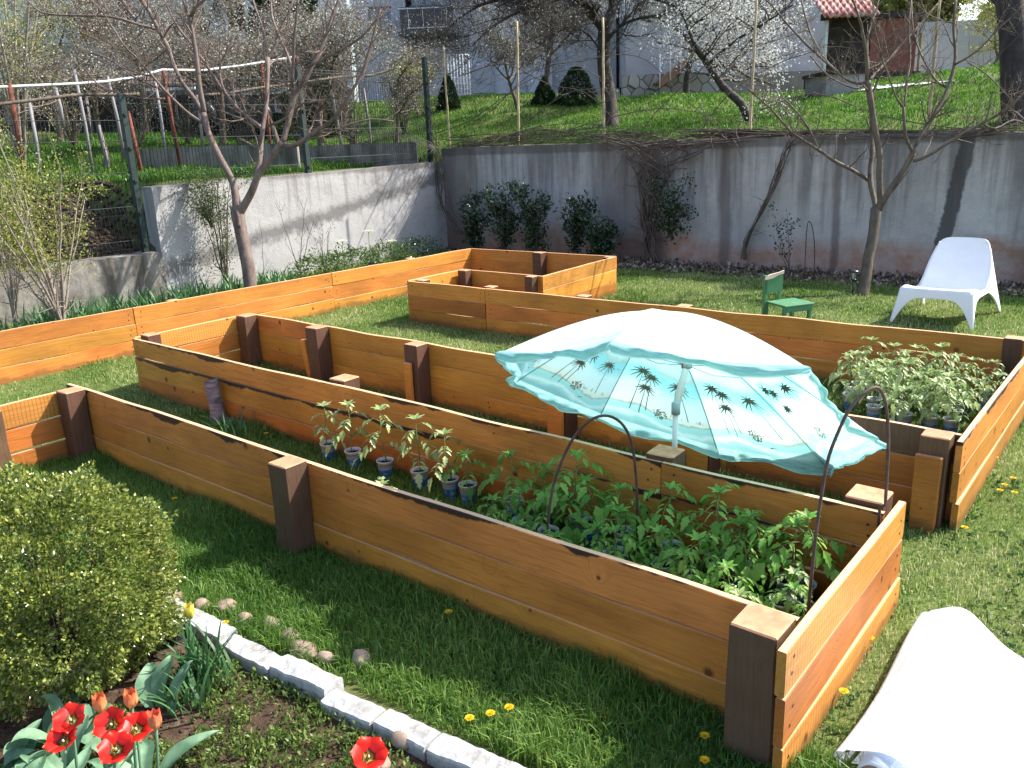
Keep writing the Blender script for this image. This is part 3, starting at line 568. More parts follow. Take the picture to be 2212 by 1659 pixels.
for i in range(5):
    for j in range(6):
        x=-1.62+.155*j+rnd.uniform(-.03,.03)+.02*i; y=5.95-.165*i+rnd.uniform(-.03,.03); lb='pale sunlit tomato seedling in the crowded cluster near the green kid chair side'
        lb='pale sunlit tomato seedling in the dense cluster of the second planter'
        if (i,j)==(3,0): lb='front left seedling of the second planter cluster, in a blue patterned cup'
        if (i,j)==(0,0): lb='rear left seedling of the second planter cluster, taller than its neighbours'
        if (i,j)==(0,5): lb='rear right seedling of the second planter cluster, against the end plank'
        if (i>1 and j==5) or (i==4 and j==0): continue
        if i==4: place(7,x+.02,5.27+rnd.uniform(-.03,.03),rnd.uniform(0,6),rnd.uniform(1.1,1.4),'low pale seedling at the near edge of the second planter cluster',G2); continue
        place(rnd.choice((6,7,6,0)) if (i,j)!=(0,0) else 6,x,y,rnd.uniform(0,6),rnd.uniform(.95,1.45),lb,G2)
# ---------------------------------------------------------------- white plastic lounge chair
M['wplastic']=flat('white_moulded_plastic',(.80,.80,.82),.38,.5,.02)
FL=gz(1927,697);FR=gz(2103,712);BR=gz(2154,673);BL=gz(2000,655)
ch=empty('lounge_chair',((FL+FR)/2).to_tuple(),0,label='white moulded plastic lounge chair on the lawn by the far wall',cat='chair')
fwd=Vector((-.10,1,0)).normalized(); rt=Vector((1,.05,0)).normalized()
fwd=Vector((.05,1,0)); rt=Vector((1,-.01,0)); Z=Vector((0,0,1))
prof=[(0,.335,.30),(.10,.345,.30),(.22,.325,.30),(.36,.285,.30),(.50,.262,.298),(.58,.28,.295),(.66,.38,.285),(.73,.50,.27),(.79,.62,.24),(.83,.71,.216),(.835,.725,.208)]
def cw(u):
    i=u*(len(prof)-1); a=min(int(i),len(prof)-2); f=i-a; f=f*f*(3-2*f)*.4+f*.6; return [prof[a][k]*(1-f)+prof[a+1][k]*f for k in range(3)]
def shell(u,v):
    y,z,w_=cw(u); s_=(v-.5)*2; k=max(0,min(1,(u-.45)*4)); dip=.045*(1-abs(s_)**2.4)*min(1,u*3.5)
    if u>.88: z-=abs(s_)**8*.03; w_-=0
    return rt*(s_*w_)+fwd*(y+dip*k)+Z*(z-dip*(1-k))
def edge_at(y):
    for i in range(len(prof)-1):
        if prof[i][0]<=y<=prof[i+1][0]: f=(y-prof[i][0])/(prof[i+1][0]-prof[i][0]); return prof[i][1]*(1-f)+prof[i+1][1]*f, prof[i][2]*(1-f)+prof[i+1][2]*f
    return prof[-1][1],prof[-1][2]
def solid(mb,name):
    o=mb.build(name,M['wplastic'],ch); md=o.modifiers.new('s','SOLIDIFY'); md.thickness=.016; md.offset=0; return o
mb=MB(); mb.grid(shell,60,28); solid(mb,'seat_shell')
def frontp(u,v):
    x=(u-.5)*.60; b=max(0,.262*(1-(abs(x)/.285)**5)); z=.337-(.337-b)*v; k=1-z/.337
    return rt*(x*(1+.20*k))+fwd*(-.004-.05*k)+Z*(z-.004)
mb=MB(); mb.grid(frontp,60,14); solid(mb,'front_panel')
for s_ in (-1,1):
    def sidep(u,v):
        y=.80*u; zt,wd=edge_at(y); b=max(0,.255*(1-(abs(y-.37)/.375)**5)); z=zt-(zt-b)*v; k=1-z/max(.34,zt); rw=max(0,min(1,(y-.42)/.3)); 
        return rt*(s_*(wd+.055*k+ (.30-wd)*k))+fwd*(y-.05*k*(1-rw)+.17*k*rw)+Z*z
    mb=MB(); mb.grid(sidep,60,16); solid(mb,'side_panel')
# ---------------------------------------------------------------- small green wooden chair with a broken back
q=gz(1688,712); kc=empty('kids_chair',(q.x,q.y+.1,0),R(58),label='small worn green wooden chair with a broken backrest edge',cat='chair')
t=NT('worn_green_paint',.55,.35); n=t.noise(t.co(),9,5,.7); t.col(t.mix(t.ramp(n,[(.60,0.),(.66,1.)]),(.06,.19,.085),(.35,.30,.22))); M['kgreen']=t.m
def kb(name,c,d,rx=0,mat='kgreen',par=None):
    mb=MB(); mb.box((0,0,0),d); o=mb.build(name,M[mat],par or kc); o.location=c; o.rotation_euler=(rx,0,0); md=o.modifiers.new('b','BEVEL'); md.width=.005; md.segments=2; return o
kc.scale=(1.12,1.1,1.15)
kb('seat',(0.03,0,.205),(.30,.28,.018),0)
kb('leg',(-.11,-.12,.1),(.03,.03,.2)); kb('leg',(.14,-.12,.1),(.03,.03,.2)); kb('leg',(.15,.12,.1),(.03,.03,.2)); kb('leg',(-.12,.12,.1),(.03,.03,.2))
kb('back_post',(-.135,.125,.22),(.032,.03,.42)); kb('back_post',(.02,.14,.30),(.03,.025,.20)); kb('apron',(.03,-.13,.175),(.26,.015,.04))
mb=MB(); mb.add([(-.15,0,0),(.035,0,.02),(.03,0,.155),(-.02,0,.150),(-.07,0,.13),(-.15,0,.12),(-.15,.012,0),(.035,.012,.02),(.03,.012,.155),(-.02,.012,.150),(-.07,.012,.13),(-.15,.012,.12)],[(5,4,3,2,1,0),(6,7,8,9,10,11)]+[(i,(i+1)%6,(i+1)%6+6,i+6) for i in range(6)]); o=mb.build('backrest',M['kgreen'],kc); o.location=(0,.11,.275)
mb=MB(); mb.add([(-.15,-.004,.118),(-.07,-.004,.128),(-.02,-.004,.15),(.035,-.004,.158),(.04,-.004,.185),(-.01,-.004,.172),(-.10,-.004,.160),(-.15,-.004,.138),(-.15,.013,.118),(-.07,.013,.128),(-.02,.013,.15),(.035,.013,.158),(.04,.013,.185),(-.01,.013,.172),(-.10,.013,.160),(-.15,.013,.138)],[(7,6,5,4,3,2,1,0),tuple(range(8,16))]+[(i,(i+1)%8,(i+1)%8+8,i+8) for i in range(8)]); o=mb.build('broken_edge',flat('bare_plywood',(.55,.46,.34),.7,.2,.1),kc,label='bare pale plywood edge'); o.location=(0,.11,.275)
# ---------------------------------------------------------------- solar lanterns
M['black']=flat('black_plastic',(.012,.012,.013),.4,.5,.1)
def lantern(x,y,h,label,z=0,tilt=0):
    o=empty('garden_lantern',(x,y,z),label=label,cat='lantern',group='black garden lanterns'); o.rotation_euler=(tilt,tilt,0)
    mb=MB(); mb.tube([(0,0,-.03),(0,0,h-.12)],.009,8); mb.build('spike',M['black'],o)
    mb=MB(); mb.lathe([(.0,h-.12),(.025,h-.12),(.03,h-.115),(.028,h-.105),(.0,h-.105)],10); 
    for k in range(4): a=k*math.pi/2+.78; mb.tube([(math.cos(a)*.022,math.sin(a)*.022,h-.11),(math.cos(a)*.045,math.sin(a)*.045,h-.03)],.004,5)
    mb.build('cage',M['black'],o)
    mb=MB(); mb.lathe([(.0,h-.03),(.055,h-.03),(.052,h-.018),(.03,h-.005),(.0,h)],12); mb.build('cap',M['black'],o)
    mb=MB(); mb.lathe([(.018,h-.105),(.030,h-.035)],10); t=NT('lantern_glass',.1,.6); t.col((.35,.37,.36)); mb.build('glass',t.m,o)
q=gz(1841,640); lantern(q.x,q.y,.30,'small black solar lantern standing at the foot of the right bare tree')
q=gx(808,585,-8.9); lantern(q.x,q.y,q.z+.14,'small black solar lantern behind the left planter wall beside the pale spring flowers')
# ---------------------------------------------------------------- cut tree stump
t=NT('grey_bark',.9,.15); p=t.co((1,1,5)); n=t.noise(p,9,5,.65); t.col(t.ramp(n,[(.35,(.10,.085,.09)),(.65,(.34,.29,.31))])); t.bump(n,.7,.01); M['bark_s']=t.m
q=gy(470,885,3.0); st=empty('tree_stump',(q.x,3.0,0),label='short sawn-off grey tree stump standing in front of the second plank wall',cat='stump')
h=gy(460,822,3.0).z; mb=MB(); vs=[]; n=18
for i in range(9):
    u=i/8; r_=.046+.02*max(0,.3-u)/.3
    for k in range(n):
        a=2*math.pi*k/n; rr=r_*(1+.07*mnoise.noise(Vector((math.cos(a)*1.5,math.sin(a)*1.5,u*3)))); vs.append((-.03*u+rr*math.cos(a),rr*math.sin(a),-.03+(h+.03+(.018*math.cos(a) if i==8 else 0))*u))
mb.add(vs,[(i*n+k,i*n+(k+1)%n,(i+1)*n+(k+1)%n,(i+1)*n+k) for i in range(8) for k in range(n)],0,True); mb.build('bark',M['bark_s'],st)
mb=MB(); top=[vs[8*n+k] for k in range(n)]; mb.add([(-.03+(p[0]+.03)*.97,p[1]*.97,p[2]+.002) for p in top],[tuple(range(n))]); mb.build('sawn_top',flat('weathered_sawn_wood',(.40,.27,.17),.8,.2,.3,30),st)
# ---------------------------------------------------------------- white kerb blocks
t=NT('whitewashed_concrete',.85,.2); n=t.noise(t.co(),14,6,.7); n2=t.noise(t.co(),3,3,.5); t.col(t.mix(t.ramp(n,[(.50,0.),(.66,.75)]),t.ramp(n2,[(.3,(.30,.30,.30)),(.7,(.47,.465,.46))]),(.22,.20,.17))); t.bump(n,.7,.01); M['kerb']=t.m
def kerb(A,B,label,w_=.085,h=.05,z0=0):
    A=Vector((*A,0));B=Vector((*B,0));d=(B-A).normalized();L=(B-A).length;nn=Vector((-d.y,d.x,0));nu=int(L/.012);mb=MB();vs=[]
    for i in range(nu+1):
        c=A+d*(L*i/nu); j=lambda s:mnoise.noise(Vector((c.x*9,c.y*9,s)))*.007+mnoise.noise(Vector((c.x*40,c.y*40,s*3)))*.0045
        for (a,z) in ((-.5,-.05),(-.5,h-.008),(-.45,h),(-.2,h+.002),(.1,h+.003),(.45,h),(.5,h-.01),(.5,-.05)): vs.append(c+nn*(a*w_+j(a))+Vector((0,0,z+z0+j(a+5)*(1 if z>0 else 0))))
    mb.add([v-A for v in vs],[(i*8+k,(i+1)*8+k,(i+1)*8+k+1,i*8+k+1)[::-1] for i in range(nu) for k in range(7)]+[tuple(range(8)),tuple(nu*8+k for k in range(8))[::-1]]); mb.build('kerb_block',M['kerb'],loc=A,label=label,cat='kerb',group='whitewashed kerb blocks of the flower bed')
kerb((-3.08,1.44),(-2.62,1.455),'whitewashed kerb block beside the boxwood bush, half behind daffodil leaves'); kerb((-2.605,1.44),(-2.31,1.452),'tilted whitewashed kerb block left of the raised one',z0=-.006); kerb((-2.30,1.455),(-2.03,1.475),'raised whitewashed kerb block with its end face showing',z0=.016); kerb((-2.02,1.445),(-1.80,1.468),'short whitewashed kerb block right of the raised one',z0=-.004); kerb((-1.79,1.475),(-1.58,1.49),'worn whitewashed kerb block, third right of the daffodil leaves'); kerb((-1.57,1.49),(-.7,1.59),'crumbling whitewashed kerb block at the bottom edge of the picture',h=.05)
# ---------------------------------------------------------------- pebbles
t=NT('river_pebble',.7,.25); n=t.noise(t.co(),12,4,.6); hv=t.n('ShaderNodeHueSaturation'); t.i(hv,'Value',t.math('ADD',t.math('MULTIPLY',t.rand(),.5),.75)); t.i(hv,'Color',t.ramp(n,[(.3,(.22,.15,.11)),(.7,(.38,.29,.22))])); t.col(hv.outputs[0]); t.bump(n,.2); M['pebble']=t.m
for (px,py,a,b,rz,lb) in ((372,1289,.07,.04,.1,'brown pebble nearest the boxwood bush'),(437,1308,.045,.035,.5,'purplish pebble just behind the yellow tulip'),(490,1312,.055,.045,.2,'round tan pebble, third from the bush'),(530,1338,.045,.03,0,'small tan pebble between the round one and the flat one'),(587,1350,.06,.03,-.2,'flat tan pebble half sunk in the grass'),(626,1378,.045,.05,1.2,'upright brown pebble leaning on the long one'),(655,1405,.085,.042,.1,'long smooth brown pebble beside the kerb'),(703,1422,.045,.02,.3,'little pebble almost hidden in grass right of the long one'),(781,1424,.055,.035,-.5,'lone brown pebble farthest right in the grass'),(868,1600,.05,.03,.2,'flat pebble inside the flower bed at the kerb'),(815,1650,.05,.04,.8,'pale pebble under the single red tulip')):
    q=gz(px,py,.025); bm=bmesh.new(); bmesh.ops.create_icosphere(bm,subdivisions=3,radius=1)
    for v in bm.verts: v.co*=1+.16*mnoise.noise(v.co*1.3+Vector((px,py,0)))
    bmesh.ops.scale(bm,vec=(a*.82,b*.78+.006,.02+b*.24),verts=bm.verts); me=bpy.data.meshes.new('pebble'); bm.to_mesh(me); bm.free()
    for f in me.polygons:f.use_smooth=True
    link('pebble',me,M['pebble'],loc=(q.x,q.y,.026),rot=(0,.1*(py%3),rz),label=lb,cat='pebble',group='pebbles along the kerb')
# dark solar lamp tube lying at the bush
q=gz(350,1352,.05); t_=empty('garden_spotlight',(q.x+.03,q.y,.05),R(25),label='dark grey cylindrical garden spotlight lying between the bush and the kerb',cat='garden light'); t_.rotation_euler=(0,R(8),R(20))
mb=MB(); mb.lathe([(.0,-.06),(.036,-.06),(.038,-.05),(.038,.07),(.034,.075)],20,M=Matrix.Rotation(R(90),4,'Y')); mb.build('housing',flat('slate_plastic',(.05,.05,.065),.4,.5,.1),t_)
mb=MB(); mb.lathe([(.0,.062),(.034,.064)],20,M=Matrix.Rotation(R(90),4,'Y')); mb.build('lens',M['black'],t_)
# ---------------------------------------------------------------- rolled transparent film
t=NT('clear_polythene_film',.22,.5); t.col((.80,.87,.93)); t.bump(t.noise(t.co(),7,5,.6,.8),.5,.02); tp=t.t.nodes.new('ShaderNodeBsdfTransparent'); tl=t.t.nodes.new('ShaderNodeBsdfTranslucent'); tl.inputs[0].default_value=(.75,.86,.96,1)
m1=t.t.nodes.new('ShaderNodeMixShader'); m1.inputs[0].default_value=.35; t.t.links.new(t.b.outputs[0],m1.inputs[1]); t.t.links.new(tl.outputs[0],m1.inputs[2])
m2=t.t.nodes.new('ShaderNodeMixShader'); lw=t.t.nodes.new('ShaderNodeLayerWeight'); lw.inputs[0].default_value=.25
m2.inputs[0].default_value=.12
t.t.links.new(m1.outputs[0],m2.inputs[1]); t.t.links.new(tp.outputs[0],m2.inputs[2]); t.t.links.new(m2.outputs[0],t.t.nodes['Material Output'].inputs[0]); M['film']=t.m
fr=empty('plastic_film_roll',(-.35,2.3,0),label='folded milky plastic film spread from a cardboard roll on the grass',cat='plastic film')
def film(u,v):
    # u along depth (near 0 .. far 1), v along x: left fold (0) .. right (1)
    s_=v; y0_=2.14-.22*min(1,max(0,(v-.30)/.15)); y=y0_+u*(3.04-y0_-.20*v)+.03*math.sin(v*9)*u
    lx=-.585+.012*math.sin(u*5)+.03*u
    if s_<.16: a=math.pi*(1.5-s_/.16); x=lx+.03*(1+math.cos(a)); z=.035+.026*math.sin(a)+.006+.012*u   # folded edge
    else:
        w_=(s_-.16)/.84; x=lx+.03+w_*1.35; z=.067+.012*u+.050*math.exp(-((w_-.085)/.065)**2)-.028*min(1,max(0,(w_-.16)/.12))+.006*math.sin(u*7+w_*14)*w_+.012*mnoise.noise(Vector((u*3,w_*5,2)))*(.3+u)+.012*max(0,u-.85)/.15*math.sin(w_*22)
    return Vector((x+.35,y-2.3,max(z,.012)))
mb=MB(); mb.grid(film,70,110); o=mb.build('film_sheet',M['film'],fr)
mb=MB(); mb.grid(lambda u,v:(lambda p:Vector((p.x*.97+.02+.0*u,p.y-.02+.04*v,max(.008,p.z-.02-.01*math.sin(u*9+v*5)))))(film(u*.985,.16+v*.84)),50,60); mb.build('film_layer',M['film'],fr)
mb=MB(); mb.lathe([(.040,-.0),(.049,.0),(.049,.98),(.040,.98),(.040,0)],32,M=Matrix.Translation((-.11,-.20,.053))@Matrix.Rotation(R(-90),4,'X')); mb.build('wound_film',M['film'],fr)
mb=MB(); mb.lathe([(.031,-.012),(.0395,-.012),(.0395,.99),(.031,.99),(.031,-.012)],32,M=Matrix.Translation((-.11,-.20,.053))@Matrix.Rotation(R(-90),4,'X')); mb.build('cardboard_core',flat('cardboard',(.24,.15,.10),.8,.2,.1),fr)
# tiny stopper and tent clip near the end board
for px,py,lb in ((1920,1295,'small black capped peg on the grass beside the far end of the end board'),(1693,1640,'small black and silver bolt at the foot of the near corner post')):
    q=gz(px,py,.02); mb=MB(); mb.lathe([(0,0),(.014,0),(.014,.022),(.017,.024),(.017,.034),(.0,.036)],12); mb.build('ground_peg',M['black'],loc=(q.x+.01,q.y,.012),label=lb,cat='peg')
# ---------------------------------------------------------------- boxwood bush
def blob_points(n,C,rad,jit=.12,fill=.75):
    d=rng.normal(size=(n,3)); d/=np.linalg.norm(d,axis=1)[:,None]; 
    f=np.array([1+jit*mnoise.noise(Vector(v*2.1))*2+jit*.6*mnoise.noise(Vector(v*6.)) for v in d]); r_=(fill+(1-fill)*rng.random(n)**.6)*f
    return np.array(C)+d*r_[:,None]*np.array(rad),d
bush=empty('boxwood_bush',(-2.98,1.0,0),label='round dense boxwood bush with small glossy yellow-green leaves at the left',cat='bush')
P,d=blob_points(95000,(0,0,.33),(.45,.42,.43),.13,.80); ff=np.array([mnoise.noise(Vector(v*9.)) for v in d]); P=P+d*(ff*.045)[:,None]; k=(P[:,2]>-.02)&(np.array([mnoise.noise(Vector(v*4.6)+Vector((3,1,7))) for v in d])+rng.normal(0,.06,len(P))>-.26); P=P[k];d=d[k]
t=NT('box_leaf',.2,.8); t.col(t.ramp(t.attr('rnd'),[(0,(.05,.09,.014)),(.45,(.17,.22,.035)),(1,(.40,.42,.11))])).trans(.38); 
link('foliage',leafmesh('boxleaves',P,rng.uniform(.008,.021,len(P)),dirs=d,tilt=1.3,aspect=.62),t.m,bush)
mb=MB()
for i in range(24):
    a=rnd.uniform(0,6.28);e=rnd.uniform(.1,1.5); dd=Vector((math.cos(a)*math.cos(e)*.23,math.sin(a)*math.cos(e)*.21,.26+math.sin(e)*.20)); mb.tube([(0,0,0),dd*.45+Vector((0,0,.04)),dd],[.007,.004,.002],5)
mb.build('branches',flat('box_twig',(.05,.035,.025),.9,.1),bush)
# ---------------------------------------------------------------- tulips
t=NT('tulip_petal',.42,.35); s_=t.sep(t.co()); t.col(t.ramp(t.attr('v'),[(0,(.75,.45,.05)),(.16,(.02,.01,.01)),(.26,(.62,.012,.008)),(.85,(.74,.02,.008)),(1,(.80,.16,.03))])).trans(.3); M['petal']=t.m
t=NT('tulip_bud_petal',.45,.3); t.col(t.ramp(t.attr('v'),[(0,(.45,.40,.12)),(.4,(.72,.30,.12)),(1,(.70,.12,.05))])).trans(.25); M['budp']=t.m
t=NT('yellow_petal',.45,.3); t.col(t.ramp(t.attr('v'),[(0,(.55,.55,.12)),(.5,(.80,.62,.06)),(1,(.82,.70,.2))])).trans(.25); M['yelp']=t.m
t=NT('pink_petal',.45,.3); t.col(t.ramp(t.attr('v'),[(0,(.6,.35,.15)),(1,(.72,.10,.06))])).trans(.25); M['pinkp']=t.m
t=NT('tulip_leaf',.5,.35); n=t.noise(t.co((3,3,1)),9,3); t.col(t.ramp(n,[(.3,(.09,.19,.10)),(.7,(.20,.33,.20))])).trans(.25); M['tleaf']=t.m
t=NT('strap_leaf',.45,.35); t.col(t.ramp(t.attr('rnd'),[(0,(.03,.10,.03)),(1,(.09,.20,.07))])).trans(.3); M['strap']=t.m
def vattr(me,vals):
    a=me.attributes.new('v','FLOAT','POINT'); a.data.foreach_set('value',vals)
def petals(op,L,w,mat,par,sd,n=6):
    mb=MB(); vals=[]; rr=random.Random(sd)
    for k in range(n):
        a=k*2*math.pi/n+rr.uniform(-.1,.1); inner=k%2; L_=L*(1 if inner else 1.03); nu,nv=9,6
        for i in range(nu+1):
            u=i/nu; wd=w*math.sin(math.pi*min(1,.06+u*.98)**.8)**(.75 if op<.6 else 1.15)*(1 if op<.6 else 1.15); th=op*(u**.8)*1.15 ; r_=.006+L_*(math.sin(th)*u*.72+.28*math.sin(min(u,.45)/.45*1.57)*(1-.45*(1-op)*u)) *.8; z=L_*u*math.cos(th*.75)*.95
            for j in range(nv+1):
                s=(j/nv-.5)*2; c=Vector((r_-(.25*wd*s*s if op<1 else -.12*wd*s*s),s*wd*.5,z+.004*inner+ (wd*.04*s*s+.003*math.sin(u*7+k)*s if op>.8 else 0)+rr.uniform(-.0006,.0006)))
                mb.v.append((c.x*math.cos(a)-c.y*math.sin(a),c.x*math.sin(a)+c.y*math.cos(a),c.z)); vals.append(u)
        b=k*(nu+1)*(nv+1); q=nv+1
        for i in range(nu):
            for j in range(nv): mb.f.append((b+i*q+j,b+(i+1)*q+j,b+(i+1)*q+j+1,b+i*q+j+1)); mb.mi.append(0); mb.sm.append(True)
    me=mb.mesh('petals'); vattr(me,vals); return link('petals',me,mat,par)
def tulip(H,P0,op,L,w,mat,label,nl=2,grp='tulips in the flower bed',lean=(0,0),lf=1.):
    o=empty('tulip',(P0.x,P0.y,0),rnd.uniform(0,6) if nl else 0,label=label,cat='flower',group=grp); o.rotation_euler=(0,0,0)
    H=Vector(H)-Vector((P0.x,P0.y,0)); mb=MB(); ps=[Vector((H.x*u**1.6,H.y*u**1.6,H.z*u)) for u in np.linspace(0,1,8)]; mb.tube(ps,[.0048-.001*u for u in np.linspace(0,1,8)],7); mb.build('stem',M['tleaf'],o)
    hd=petals(op,L,w,mat,o,int(P0.x*100)); hd.name='petals'; hd.location=H; hd.rotation_euler=(lean[0],lean[1],rnd.uniform(0,1))
    if op>.6:
        mb=MB()
        for k in range(6): a=k*1.047; mb.tube([(0,0,.004),(math.cos(a)*.007,math.sin(a)*.007,.016)],.0016,4)
        x=mb.build('stamens',M['black'],hd); mb=MB(); mb.tube([(0,0,.002),(0,0,.02)],[.0035,.003],6); mb.build('pistil',flat('pistil',(.6,.6,.25),.6),hd)
    for i in range(nl): broad(o,rnd.uniform(0,6.28),rnd.uniform(.16,.24)*lf,rnd.uniform(.05,.075)*lf,rnd.uniform(.5,.9))
    return o
def broad(par,a,L,w,el,ox=(0,0)):
    def f(u,v):
        s=(v-.5)*2; wd=w*math.sin(math.pi*min(1,.10+.9*u)**.85)**.8*.5; r_=L*(u*math.cos(el)+.25*u*u*math.cos(el)); z=L*(u*math.sin(el)*1.15-.35*u*u*u)+abs(s)*wd*.55; x=r_;y=s*wd+.01*math.sin(u*6)
        return (ox[0]+x*math.cos(a)-y*math.sin(a),ox[1]+x*math.sin(a)+y*math.cos(a),z)
    mb=MB(); mb.grid(f,12,6); mb.build('leaf',M['tleaf'],par)
for px,py,op,lb,z in ((157,1536,1.05,'wide open red tulip at the upper left of the cluster',.30),(142,1582,.95,'open red tulip at the lower left of the cluster',.27),(246,1545,1.0,'large open red tulip in the middle of the cluster',.31),(296,1556,1.1,'flat open red tulip on the right of the cluster',.29),(252,1600,1.05,'lowest wide open red tulip, its dark centre facing the camera',.28)):
    h=gz(px,py+24,z); tulip(h,Vector((h.x+rnd.uniform(-.04,.04),h.y-.06+rnd.uniform(-.03,.03),0)),op*1.12,.052,.042,M['petal'],lb,2,lean=(R(28)+rnd.uniform(-.1,.1),R(8)))
h=gz(795,1640,.20); tulip(h,Vector((h.x,h.y-.02,0)),1.12,.060,.050,M['petal'],'single red tulip growing alone at the bottom edge near the kerb',1,lean=(R(25),R(12)),lf=.5)
for px,py,mt,lb in ((219,1525,'budp','tall orange closed tulip bud behind the open tulips'),(286,1516,'budp','slim pale closed tulip bud right of the tall orange one'),(338,1562,'pinkp','pink-red closed tulip bud at the right edge of the cluster'),(411,1322,'yelp','yellow tulip beside the whitewashed kerb')):
    h=gz(px,py+12,.34 if mt!='yelp' else .22); tulip(h,Vector((h.x,h.y-.03,0)),.10,.056,.034,M[mt],lb,1 if mt!='yelp' else 0)
# broad green leaf tufts and strap-leaved plants
cl=empty('tulip_leaves',(-2.49,1.0,0),label='broad blue-green tulip leaves without flowers next to the kerb plant',cat='plant')
for a,L,w_,el,ox in ((2.6,.17,.07,1.0,(-.02,.08)),(-.4,.16,.13,.35,(.05,-.02)),(2.0,.20,.06,1.2,(.0,.10)),(1.2,.22,.05,1.25,(.05,.12)),(1.7,.2,.05,1.2,(.08,.1))): broad(cl,a,L,w_,el,ox)
cl=empty('tulip_leaves',(-2.40,.80,0),label='mass of broad grey-green tulip leaves in the bottom left corner',cat='plant')
for i in range(46): broad(cl,rnd.uniform(0,6.28),rnd.uniform(.12,.22),rnd.uniform(.05,.085),rnd.uniform(.5,1.25),(rnd.uniform(-.20,.30),rnd.uniform(-.22,.12)))
def straps(name,x,y,n,hgt,spread,label,cat='plant',z=0,mat='strap',group=None,wd=.011,dist=0):
    P=np.stack([rng.normal(x,spread,n),rng.normal(y,spread,n),np.full(n,z)],1); P[:,2]=[hz(a,b) for a,b in P[:,:2]]
    segs=5; a=rng.random(n)*6.283; H=hgt*rng.uniform(.6,1.1,n); ln=rng.uniform(.2,.75,n); V=[]
    sd=np.stack([-np.sin(a),np.cos(a),0*a],1); dr=np.stack([np.cos(a),np.sin(a),0*a],1)
    for i in range(segs+1):
        u=i/segs; c=P+dr*(H*ln*u**1.7)[:,None]+np.array([0,0,1])*(H*(u-.35*ln*u**2.6))[:,None]; w_=wd*(1-u**2.5)*.5+.0006; V+= [c-sd*w_,c+sd*w_]
    V=np.stack(V,1); F=[(2*i,2*i+1,2*i+3,2*i+2) for i in range(segs)]; V-=np.array([x,y,0]); me=npmesh(name,V,2*(segs+1),F); 
    for f in me.polygons:f.use_smooth=True
    return link(name,me,M[mat],loc=(x,y,0),label=label,cat=cat,group=group)
straps('daffodil_leaves',-2.50,1.27,60,.24,.045,'tuft of narrow daffodil leaves arching over the first kerb block')
straps('daffodil_leaves',-2.42,1.16,26,.18,.04,'smaller tuft of strap leaves below the daffodils')
q=gy(515,930,2.88); straps('iris_tuft',q.x,2.86,34,.20,.07,'low tuft of strap leaves with long blades at the stump foot'); straps('iris_tuft',q.x-.22,2.84,26,.12,.06,'short bright leaf tuft left of the stump foot',wd=.02)
# ---------------------------------------------------------------- dandelions
t=NT('dandelion_yellow',.6,.2); t.col((.80,.55,.02)).trans(.2); M['dand']=t.m
def dand(x,y,lb,s=1.):
    z=hz(x,y) if abs(x)<10 else 0; o=empty('dandelion',(x,y,z),label=lb,cat='flower',group='dandelions in the lawn'); hh=rnd.uniform(.035,.06)
    mb=MB(); mb.tube([(0,0,0),(.003,0,hh)],.0015,5); mb.build('stem',M['stem'],o); mb=MB()
    for k in range(46):
        a=k*2.4; r_=.017*s*math.sqrt((k+1)/46); e=1.2-r_*55; d=Vector((math.cos(a),math.sin(a),0)); sv=Vector((-math.sin(a),math.cos(a),0))*.0018; b=d*r_*.25+Vector((0,0,hh)); tpp=d*r_+Vector((0,0,hh+.008*math.sin(max(.1,e)))); mb.add([b-sv,b+sv,tpp+sv,tpp-sv],[(0,1,2,3)])
    mb.build('flower_head',M['dand'],o)
dl=[(1100,1532,'dandelion in the sunlit grass, upper one of three near the bottom'),(1015,1562,'largest dandelion of three in the near sunlit grass'),(1060,1550,'half open dandelion between two others in the near grass'),(970,1333,'lone dandelion in the shade under the long front wall'),(487,1350,'dandelion hugging the kerb by the daffodil leaves'),(378,1083,'dandelion in the shade right above the bush'),(203,1020,'dandelion in shade near the left corner post'),(575,938,'dandelion inside the front planter left of the cups'),(1310,1541,'shaded dandelion left of the near corner post'),(1522,1592,'upper shaded dandelion beside the near corner post'),(1522,1643,'lower shaded dandelion beside the near corner post'),(1878,1383,'dandelion between the end board and the plastic film'),(2083,1145,'dandelion at the foot of the second end board'),(2197,900,'dandelion at the right edge near the second end board'),(2160,1062,'left dandelion of the clump at the right edge'),(2192,1062,'large dandelion of the clump at the right edge'),(2170,1048,'middle dandelion of the clump at the right edge'),(1822,1505,'orange dandelion left of the film fold'),(2188,1036,'top dandelion of the clump at the right edge'),(40,1028,'left dandelion above the bush top'),(55,1036,'right dandelion above the bush top'),(25,1030,'dandelion at the left picture edge above the bush'),(285,1130,'faint dandelion in the shade above the bush'),(760,1035,'half hidden dandelion between the cups'),(2150,990,'lone dandelion in the right lawn')]
for px,py,lb in dl:
    q=gz(px,py,.04); dand(q.x,q.y,lb,1.0 if py>900 else .8)
